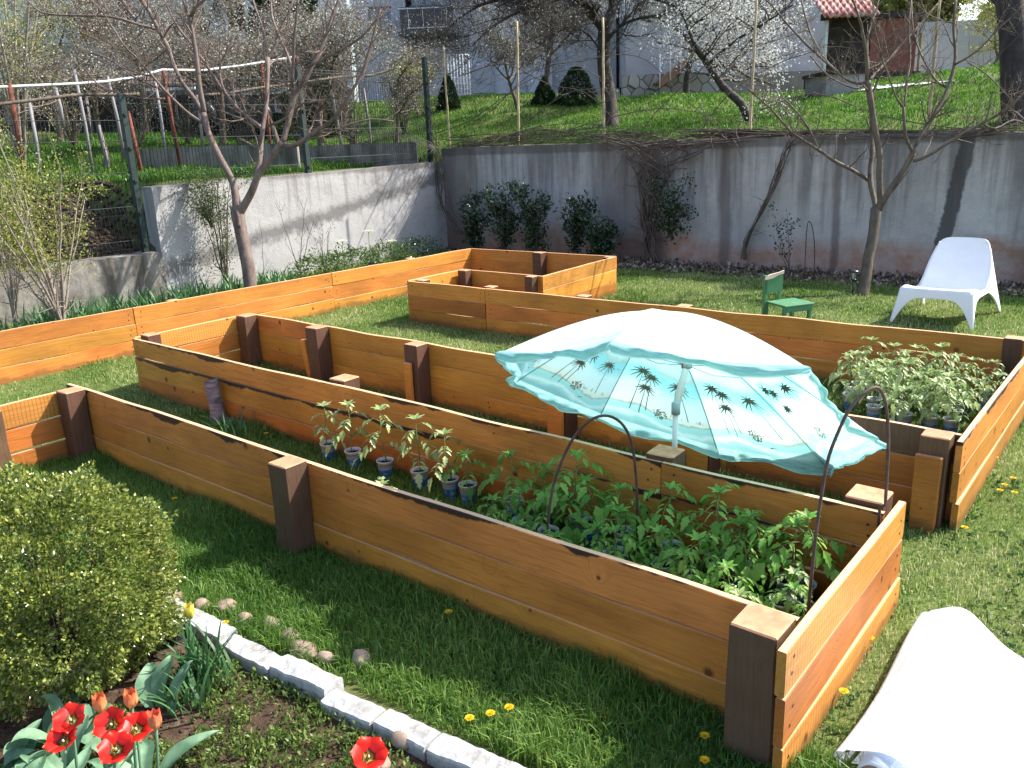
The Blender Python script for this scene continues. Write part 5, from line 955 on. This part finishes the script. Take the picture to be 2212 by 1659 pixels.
fbox(h,'gutter',100,193,420,199,23.3,.08,'rail',g)
h,g=house('lean_to','dark lean-to shed of old boards behind the left fence',200,270,20,'shed'); fbox(h,'board_wall',-120,205,310,352,20.,.3,'dark',g,zb=1.); fbox(h,'board_wall',312,208,520,250,20.5,.3,'dark',g,zb=1.5)
for k in range(9): x=-60+k*62+rnd.uniform(-12,12); fbox(h,'post',x,205,x+7,345,19.8,.12,'oldst',g,zb=1.)
h,g=house('parked_trailer','dark covered trailer with a pale tarpaulin behind the fence mesh',520,220,19,'trailer'); fbox(h,'body',412,212,592,246,19,1.6,'dpurple',g); fbox(h,'tarpaulin',470,188,625,204,19.2,1.4,'rail',g); 
for x in (440,560): 
    mb=MB(); c=gd(x,248,18.9)-g; mb.lathe([(0,-.08),(.26,-.08),(.3,0),(.26,.08),(0,.08)],18,M=Matrix.Translation(c)@Matrix(((Rh.x,0,Fh.x,0),(Rh.y,0,Fh.y,0),(0,1,0,0),(0,0,0,1)))); mb.build('wheel',M['black'],h)
h,g=house('garden_kerb','long grey concrete kerb on the neighbouring lawn behind the fence',600,330,14,'kerb'); fbox(h,'kerb',300,322,640,340,13.2,.2,'conc_m',g,zb=1.4); fbox(h,'kerb',640,316,900,334,14.2,.2,'conc_m',g,zb=1.4)
# neighbour pipe trellis
tr=empty('pipe_trellis',(-12.5,7,1.4),label='white pipe trellis on rusty posts running behind the green fence',cat='trellis'); o0=Vector(tr.location)
mb=MB(); pp=[gx(*q,-12.4) for q in ((-40,191),(0,188),(160,181),(230,176),(300,166),(350,151),(440,152),(520,142),(642,122))]; mb.tube([p-o0 for p in pp],.019,7); mb.build('top_pipe',M['rail'],tr)
M['rust']=flat('rusty_iron',(.14,.045,.03),.85,.2,.4,14)
for a,b_ in (((20,180),(52,384)),((352,152),(386,330)),((276,240),(316,405)),((564,135),(588,352)),((640,118),(665,330))):
    p=gx(*a,-12.4);q=gx(*b_,-12.4); q.z-=.3; mb=MB(); mb.tube([q-o0,p-o0],.032,6); mb.build('post',M['rust'],tr)
g1=[((160,150),(195,345)),((232,165),(262,300)),((335,175),(352,305)),((425,205),(432,290)),((700,120),(745,345)),((785,190),(800,300)),((62,215),(80,350)),((120,190),(128,230)),((214,270),(232,360))]
for i,(a,b_) in enumerate(g1):
    p=gx(*a,-13.2);q=gx(*b_,-13.2);q.z-=.3; mb=MB(); mb.tube([Vector((0,0,0)),(p-q)*.5+Vector((.02,.01,0)),p-q],[.03,.028,.024],6); mb.build('wooden_stake',M['oldst'],loc=q,label='weathered grey wooden stake standing behind the green wire fence',cat='stake',group='weathered stakes behind the fence')
mb=MB(); pp=[gx(*q,-11.6) for q in ((-30,232),(0,225),(60,218),(140,208),(190,204),(260,205),(300,203))]; o0=pp[0]; mb.tube([p-o0 for p in smooth(pp,3) and [Vector(a) for a in smooth(pp,3)]],[.025]*((len(pp)-1)*3+1),6); twl=[]; twigs(mb,[p-o0 for p in pp],[.02]*len(pp),1,rnd,twl,1.5,.4); mb.build('trained_branch',M['bark2'],loc=o0,label='long bare vine arm trained along the fence top at the left',cat='vine')
mb=MB(); pp=[gx(*q,-11.4) for q in ((440,206),(500,200),(560,190),(640,180),(740,166),(800,163),(850,148))]; o0=pp[0]; mb.tube([Vector(a)-o0 for a in smooth(pp,3)],[.024]*((len(pp)-1)*3+1),6); twigs(mb,[p-o0 for p in pp],[.02]*len(pp),2,rnd,twl,2,.4); mb.build('trained_branch',M['bark2'],loc=o0,label='long bare vine arm running over the fence towards the last green post',cat='vine')
# ---------------------------------------------------------------- creepers on the far wall
M['vine']=barkmat('vine_stem',(.05,.033,.026),(.17,.125,.10)); M['vinep']=barkmat('pale_vine_stem',(.14,.11,.09),(.34,.29,.24))
def creeper(label,lines,Y,r_,seed,mat='vine',tw=1.5,ln=.35):
    rr=random.Random(seed); o0=gy(lines[0][0][0],lines[0][0][1],Y); mb=MB(); tl=[]
    for l in lines:
        yo=Y+rr.uniform(-.10,.02); pts=[gy(x+rr.uniform(-3,3),y+rr.uniform(-3,3),yo)+Vector((0,rr.uniform(-.03,.03),0))-o0 for x,y in l]; pts=[Vector(a) for a in smooth(pts,3)]; ra=r_*rr.uniform(.5,1.2); mb.tube(pts,[ra*(1-.5*i/len(pts)) for i in range(len(pts))],5,cap=False); twigs(mb,pts,[ra]*len(pts),1,rr,tl,tw,ln,.1)
    return mb.build('creeper',M[mat],loc=o0,label=label,cat='vine',group='bare creepers on the far wall')
rr=random.Random(4)
creeper('main bare creeper rooted in the middle of the far wall and fanning over its top',[[(1408+rr.uniform(-14,14),566),(1402+rr.uniform(-12,12),520),(1405+rr.uniform(-22,22),450),(1420+rr.uniform(-45,35),380),(1430+rr.uniform(-100,90),325),(1430+rr.uniform(-190,220),300+rr.uniform(-14,6))] for _ in range(22)],10.98,.013,1)
creeper('reddish bundle of parallel stems slanting up the far wall left of the tree',[[(1604+rr.uniform(-5,5),560),(1614+rr.uniform(-5,5),520),(1645+rr.uniform(-6,6),450),(1675+rr.uniform(-6,6),385),(1702+rr.uniform(-6,6),318),(1715+rr.uniform(-20,90),292)] for _ in range(10)],11.03,.010,2,tw=.4)
creeper('pale tangle of stems hanging in the corner where the walls meet',[[(985+rr.uniform(-10,30),505),(965+rr.uniform(-15,15),440),(950+rr.uniform(-12,12),370),(935+rr.uniform(-8,10),300),(915+rr.uniform(-50,30),240+rr.uniform(-30,30))] for _ in range(12)],10.95,.008,3,tw=1.2)
creeper('mat of dry stems lying along the top of the far wall, left half',[[(960+rr.uniform(-10,60),312+rr.uniform(-16,6)),(1060,310+rr.uniform(-22,8)),(1160,302+rr.uniform(-28,8)),(1280,296+rr.uniform(-24,10)),(1400+rr.uniform(-20,40),298+rr.uniform(-20,8))] for _ in range(22)],11.2,.007,5,tw=1.5)
creeper('mat of dry stems lying along the top of the far wall, right half',[[(1480+rr.uniform(-20,80),300+rr.uniform(-22,4)),(1620,296+rr.uniform(-18,6)),(1760,296+rr.uniform(-14,6)),(1920,296+rr.uniform(-14,6)),(2080,292+rr.uniform(-14,6)),(2200+rr.uniform(-60,30),288+rr.uniform(-16,6))] for _ in range(34)],11.2,.008,6,tw=1.2)
creeper('thick bare bramble arcs rising above the far wall in front of the lawn',[[(1100,290),(1180,272),(1270,270),(1330,285),(1370,310),(1400,350)],[(940,290),(1010,262),(1090,205),(1150,170),(1250,150),(1300,175),(1330,240)],[(1000,160),(1090,140),(1180,180),(1260,200),(1320,250),(1350,300)],[(1380,300),(1420,240),(1500,160),(1560,120),(1660,90),(1760,60)],[(1500,300),(1580,200),(1680,140),(1760,110),(1800,90)],[(1640,240),(1760,200),(1900,250),(2050,275),(2190,280)],[(1060,240),(1160,150),(1260,130),(1330,118),(1400,130),(1470,200),(1560,290)],[(1560,110),(1610,170),(1690,250),(1760,295)],[(1100,300),(1170,240),(1240,200),(1320,190)],[(1200,290),(1300,262),(1420,235),(1540,250),(1660,275)]],11.3,.009,7,tw=2.0,ln=.35)
creeper('pale hanging shoots over the left wall beside the corner fence post',[[(720+rr.uniform(-10,160),330),(790+rr.uniform(-40,60),300),(850+rr.uniform(-30,30),285),(900+rr.uniform(-30,30),300),(935,320)] for _ in range(10)],10.4,.006,8,'vinep',tw=2.2,ln=.3)
# ---------------------------------------------------------------- shrubs in the garden
def shrub(name,label,base,h,spr,ns,seed,mat,leaf,nleaf,ls,asp=.5,cat='shrub',group=None,jl=.03,tw=3.,tr=.010,droop=0.,umin=.3):
    rr=random.Random(seed); o=empty(name,base,label=label,cat=cat,group=group); mb=MB(); tips=[]; 
    for i in range(ns):
        a=rr.uniform(0,6.28); s_=spr*rr.uniform(.2,1); hh=h*rr.uniform(.65,1); pts=[Vector((math.cos(a)*s_*u**1.3+rr.gauss(0,.01),math.sin(a)*s_*u**1.3+rr.gauss(0,.01),hh*u)) for u in np.linspace(0,1,7)]; rd=[tr*(1-.7*u) for u in np.linspace(0,1,7)]; mb.tube(pts,rd,5,cap=False); tips.extend([p for p in pts if p.z>h*umin]); t2=[]; twigs(mb,pts,rd,1,rr,t2,tw,h*.22,.6); tips.extend([p for p in t2 if p.z>h*umin])
    mb.build('stems',mat,o)
    if nleaf:
        A=np.array([tuple(v) for v in tips]); idx=rng.integers(0,len(A),nleaf); P=A[idx]+rng.normal(0,jl,(nleaf,3)); link('foliage',leafmesh('lf',P,rng.uniform(*ls,nleaf),up=(0,0,.5-droop),aspect=asp),leaf,o)
    return o
t=NT('laurel_leaf',.22,.6); t.col(t.ramp(t.attr('rnd'),[(0,(.012,.03,.012)),(1,(.035,.07,.028))])).trans(.15); M['laurel']=t.m
for i,(px,py,hp,lb) in enumerate(((1030,545,420,'laurel shrub with glossy leaves nearest the wall corner'),(1090,548,385,'tallest dark laurel shrub in front of the far wall'),(1158,548,412,'bushy laurel shrub in the middle of the row'),(1240,552,428,'thin laurel shrub with a pale leafy top'),(1298,560,475,'low laurel shrub at the right end of the row'))):
    b=gy(px,py,10.5); b.z=0; h_=gy(px,hp,10.5).z; shrub('laurel_shrub',lb,b,max(.6,h_),.30,9,40+i,M['bark2'],M['laurel'],1500,(.05,.10),.36,group='laurel shrubs before the far wall',jl=.04,tw=3,umin=.15)
M['ylf']=leafmat('yellow_green_spring_leaf',(.10,.14,.02),(.24,.27,.05),(.40,.40,.10),.45); M['glf']=leafmat('fresh_small_leaf',(.05,.10,.02),(.12,.18,.05),None,.4)
b=gx(135,690,-9.2); b.z=0; shrub('lilac_shrub','many-stemmed shrub with fresh yellow-green leaves at the left picture edge',b,2.0,1.15,13,50,M['vinep'],M['ylf'],4200,(.02,.045),.5,jl=.05,tw=3,tr=.016,umin=.35)
b=gx(20,640,-9.9); b.z=0; shrub('lilac_shrub','yellow-green leafy shrub cut by the left picture edge in front of the fence',b,2.3,.7,8,51,M['vinep'],M['ylf'],3600,(.02,.05),.5,jl=.06,tw=3,tr=.014,umin=.4)
g=Vector(at_d(30,15)); shrub('willow','tall yellow budding willow at the upper left corner behind the fence',g,5.5,2.2,12,52,M['vinep'],M['ylf'],15000,(.03,.07),.4,cat='tree',jl=.14,tw=2.2,tr=.03,umin=.25)
b=gx(490,612,-10.1); b.z=0; shrub('climbing_shrub','thin twiggy evergreen climber against the pale wall left of the bare tree',b,1.55,.32,10,53,M['bark2'],M['glf'],1300,(.02,.04),.5,jl=.03,tw=4,tr=.010,umin=.1)
b=gx(455,480,-10.2); b.z=.85; shrub('climbing_shrub','dense small-leaved climber spilling over the left wall top beside the tree',b,.75,.6,10,54,M['bark2'],M['glf'],2600,(.018,.035),.6,jl=.05,tw=4,tr=.007,umin=.1)
b=gx(650,600,-10.1); b.z=0; shrub('bare_sapling','bare thin sapling against the pale left wall',b,1.15,.3,3,55,M['bark2'],M['bud'],160,(.01,.02),.5,tw=4,tr=.007)
b=gx(700,560,-9.9); b.z=0; shrub('bare_sapling','bare reddish rose canes left of the pale flowers',b,.8,.35,5,56,M['vine'],M['glf'],120,(.02,.03),.5,tw=3,tr=.006)
for i,(px,py,s_,n,lb) in enumerate(((690,585,.32,2600,'low pale-green perennial clump behind the left planter wall, left one'),(760,572,.36,3000,'low perennial clump under the pale flowers'),(840,560,.3,2400,'low perennial clump right of the small lantern'),(905,548,.3,2000,'dark green low clump near the wall corner'))):
    b=gx(px,py,-9.5); P,d=blob_points(n,(0,0,.12),(s_*1.3,s_*1.3,.30),.2,.5); k=P[:,2]>0; o=link('perennial_clump',leafmesh('pc',P[k],rng.uniform(.02,.05,k.sum()),dirs=d[k],aspect=.55),M['glf'] if i!=3 else M['laurel'],loc=(b.x,b.y,0),label=lb,cat='plant',group='perennial clumps along the left wall')
b=gx(800,560,-9.4); b.z=0
for i,(dx,dy,hh,lb) in enumerate(((0,0,.62,'tallest pale star-shaped leaf whorl above the perennials'),(-.25,-.3,.50,'pale leaf whorl left of the tallest one'),(.1,.35,.44,'small pale leaf whorl right of the lantern'))):
    o=empty('spurge',(b.x+dx,b.y+dy,0),label=lb,cat='plant',group='pale leaf whorls'); mb=MB(); mb.tube([(0,0,0),(.01,0,hh)],.006,5); mb.build('stem',M['stem'],o); V=[];Fc=[]
    for k in range(9): a=k*.7; leaflet(V,Fc,Vector((.01,0,hh)),Vector((math.cos(a),math.sin(a),.25)),Vector((0,0,1)),.12,.035)
    me=bpy.data.meshes.new('whorl'); me.from_pydata([tuple(v) for v in V],[],Fc); link('leaf_whorl',me,flat('pale_cream_leaf',(.42,.46,.26),.5,.3,.1),o)
b0=[(40,690),(85,685),(105,678),(160,672),(205,668),(240,662),(290,655),(310,645),(330,650),(380,640),(400,632),(425,628),(570,600),(590,596),(470,618),(510,608),(620,590)]
for i,(px,py) in enumerate(b0):
    b=gx(px,py,-9.7 if i%2 else -9.3); straps('daylily_tuft',b.x,b.y,46,.34,.10,'fresh green daylily leaf tuft behind the long left plank wall',cat='plant',group='daylily tufts along the left wall',wd=.022)
for i,(px,dp_,hh) in enumerate(((30,16.5,1.7),(150,17,1.5),(290,16,1.6),(400,17,1.5),(520,16,1.5),(640,16.5,1.6),(760,17,1.7),(870,19,1.6))):
    g=Vector(at_d(px,dp_)); shrub('bare_thicket',('bare brown thicket behind the fence at the left picture edge','bare thicket behind the fence, before the dark lean-to','bare thicket behind the first full fence post','bare thicket left of the dark trailer','bare thicket in front of the dark trailer','bare thicket behind the second green fence post','bare thicket behind the fence, right of the trellis end','bare thicket left of the corner fence post')[i],g,hh,1.0,16,80+i,M['bark2'],M['blossomg'],1500,(.015,.03),.7,group='bare thickets behind the fence',jl=.05,tw=3.2,tr=.012,umin=.2)
# thin bent metal loops and a small dead rose at the far wall
a=gy(1738,590,10.3);a.z=0;c=gy(1752,592,10.3);c.z=0
hoop('bent_rod',a,gy(1748,478,10.3),(c.x+.02,10.35,0),'thin pale bent rod standing before the far wall right of the green chair',r=.006)['group']='thin rods'
b=gy(1705,590,10.5); b.z=0; shrub('rose_bush','scraggy rose bush with sparse dark leaves before the far wall',b,.85,.3,4,60,M['vine'],M['laurel'],160,(.03,.05),.6,tw=3,tr=.006)
b=gy(1450,440,10.75); b.z=.35; shrub('ivy_clump','dark ivy clump hanging among the creeper stems on the far wall',b,.85,.35,8,61,M['vine'],M['laurel'],1400,(.03,.05),.8,jl=.06,tw=3,tr=.006,umin=.05)
# ---------------------------------------------------------------- stuff: leaf litter, soil clods, weeds, grass
n=5200; P=np.stack([rng.uniform(-9.8,1.5,n),10.2+rng.random(n)**1.2*.85,np.full(n,.012)],1); P[:,2]+=rng.random(n)*.03
link('leaf_litter',leafmesh('ll',P,rng.uniform(.03,.08,n),up=(0,0,.1),tilt=1.,aspect=.6),leafmat('dead_leaf',(.06,.04,.03),(.20,.14,.10),(.42,.36,.30),.1,.8,.1),label='dead leaves and twigs under the far wall',kind='stuff')
def clods(n,x0,x1,y0,y1,s0,s1):
    X=rng.uniform(x0,x1,n);Y=rng.uniform(y0,y1,n); Zz=np.array([hz(a,b) for a,b in zip(X,Y)]); s=rng.uniform(s0,s1,n)**1.; base=np.array([(1,0,0),(-1,0,0),(0,1,0),(0,-1,0),(0,0,.8),(0,0,-.6)]); V=base[None]*s[:,None,None]*rng.uniform(.6,1.3,(n,6,1))+np.stack([X,Y,Zz+s*.15],1)[:,None,:]; return V
V=np.concatenate([clods(5200,-2.95,.2,-.5,1.38,.003,.012),clods(5200,-12.6,-10.6,0,5.8,.02,.06)]); link('soil_clods',npmesh('cl',V,6,[(0,2,4),(2,1,4),(1,3,4),(3,0,4),(2,0,5),(1,2,5),(3,1,5),(0,3,5)]),flat('dark_clod',(.06,.04,.03),.95,.1,.4,10),label='crumbly dark soil',kind='stuff')
n=2000; C=np.stack([rng.uniform(-2.6,-.9,n),rng.uniform(.3,1.42,n)],1); C=C[[mnoise.noise(Vector((a*5.2,b*5.2,5)))>-.22 for a,b in C]]; P=np.repeat(C,18,0)+rng.normal(0,.013,(len(C)*18,2)); P=np.concatenate([P,rng.uniform(.0,.03,(len(P),1))],1)
link('weeds',leafmesh('wd',P,rng.uniform(.008,.026,len(P)),up=(0,0,.9),tilt=.9,aspect=.42),leafmat('weed_leaf',(.06,.10,.02),(.13,.20,.04),(.22,.28,.07),.4),label='small green weeds scattered over the flower bed soil',kind='stuff')
def inview(P,m=.25):
    D=P-CAM; z=D@fw; x=D@cr/z; y=D@cu/z; return (z>.3)&(np.abs(x)<W0/2/F0*(1+m))&(np.abs(y)<H0/2/F0*(1+m)+.05)
def lawn(n,x0,x1,y0,y1,h0,h1,w0,w1,excl=None,dens=None):
    X=rng.uniform(x0,x1,n);Y=rng.uniform(y0,y1,n); P=np.stack([X,Y,np.zeros(n)],1); k=inview(P)
    if excl is not None: k&=~excl(X,Y)
    P=P[k]; P[:,2]=[hz(a,b) for a,b in P[:,:2]]; m=len(P); v=np.array([mnoise.noise(Vector((a*1.3,b*1.3,2))) for a,b in P[:,:2]]); r_=np.clip(.5+v*.55+rng.normal(0,.30,m),0,1)
    tall=1+np.clip(np.array([mnoise.noise(Vector((a*2.7,b*2.7,7))) for a,b in P[:,:2]])*1.2,-.3,.9)
    return P,rng.uniform(h0,h1,m)*tall,rng.uniform(w0,w1,m),r_
ex=lambda X,Y:((Y<1.62+.085*X+.10)&(X>-3.12))|(((X+2.98)**2+(Y-1)**2)<.12)|(Y>10.75)|((X>-.54)&(Y>np.where(X>-.3,1.90,2.16))&(Y<2.97)&(X<1))
def cup_ex(X,Y): return ex(X,Y)
parts=[lawn(75000,-5.4,.4,1.35,2.16,.022,.055,.0022,.0042,ex),lawn(40000,-5.4,-.7,2.16,3.05,.018,.042,.0025,.0045,ex),lawn(95000,-.7,1.2,1.3,6.2,.014,.032,.0022,.004,ex),lawn(16000,-6,-3,.6,1.6,.02,.05,.003,.0045,ex),
 lawn(140000,-7.6,-.6,3.05,6.2,.016,.038,.003,.0055,ex),lawn(150000,-8,1.5,6.15,10.75,.018,.042,.004,.008,ex),lawn(30000,-10.3,-7.6,1.5,10.8,.03,.08,.005,.009,ex),lawn(45000,1.2,4,1.3,10.75,.018,.045,.005,.009,ex),lawn(9000,-7.5,-5.3,1.2,3.1,.018,.045,.003,.005,ex)]
for i_ in (0,1,3): p=parts[i_]; parts[i_]=(p[0],p[1]*1.45,p[2]*1.25,np.clip(p[3]*.62,0,1))
n=2600; X=rng.uniform(-3.1,-1.,n); Y=1.50+.085*(X+3)+rng.random(n)**1.5*.09+.03; Y=Y+(.0); ke=np.stack([X,Y,np.zeros(n)],1); parts.append((ke,rng.uniform(.03,.085,n),rng.uniform(.003,.005,n),rng.random(n)*.6))
P,h_,w_,r_=[np.concatenate([p[i] for p in parts]) for i in range(4)]
t=NT('grass_blade',.5,.35); t.col(t.ramp(t.attr('rnd'),[(0,(.05,.13,.018)),(.35,(.13,.25,.04)),(.62,(.25,.34,.075)),(.85,(.40,.42,.17)),(1,(.58,.55,.33))])).trans(.38); M['grass']=t.m
link('lawn_grass',bladesmesh('g',P,h_,w_,.9,r_),M['grass'],label='short green lawn grass',kind='stuff')
parts=[lawn(90000,-20,4,11.4,16,.025,.06,.010,.018),lawn(60000,-24,4,16,23,.03,.07,.018,.03),lawn(60000,-20,-11,5,11.4,.06,.13,.012,.022,lambda X,Y:(Y<5.8)&(X>-12.3)),lawn(20000,-20,-12.2,-1,6,.06,.15,.012,.022)]
P,h_,w_,r_=[np.concatenate([p[i] for p in parts]) for i in range(4)]
t=NT('lush_grass_blade',.5,.3); t.col(t.ramp(t.attr('rnd'),[(0,(.03,.095,.008)),(.5,(.075,.19,.015)),(1,(.17,.27,.035))])).trans(.42)
link('meadow_grass',bladesmesh('g2',P,h_,w_,.7,r_*.8),t.m,label='lush bright grass beyond the walls',kind='stuff')
# low broad-leaved weeds in the lawn (clover, daisies' leaves)
n=5200; C=np.stack([rng.uniform(-5.4,1.,n),rng.uniform(1.4,6,n)],1); k=(~ex(C[:,0],C[:,1]))&np.array([mnoise.noise(Vector((a*1.9,b*1.9,11)))>.05 for a,b in C]); C=C[k]; P=np.repeat(C,6,0)+rng.normal(0,.012,(len(C)*6,2)); P=np.concatenate([P,rng.uniform(.004,.02,(len(P),1))],1)
link('lawn_weeds',leafmesh('lw',P,rng.uniform(.012,.03,len(P)),up=(0,0,.25),tilt=.9,aspect=.6),leafmat('clover_leaf',(.03,.08,.02),(.07,.14,.035),None,.35),label='clover and low weeds in the lawn',kind='stuff')
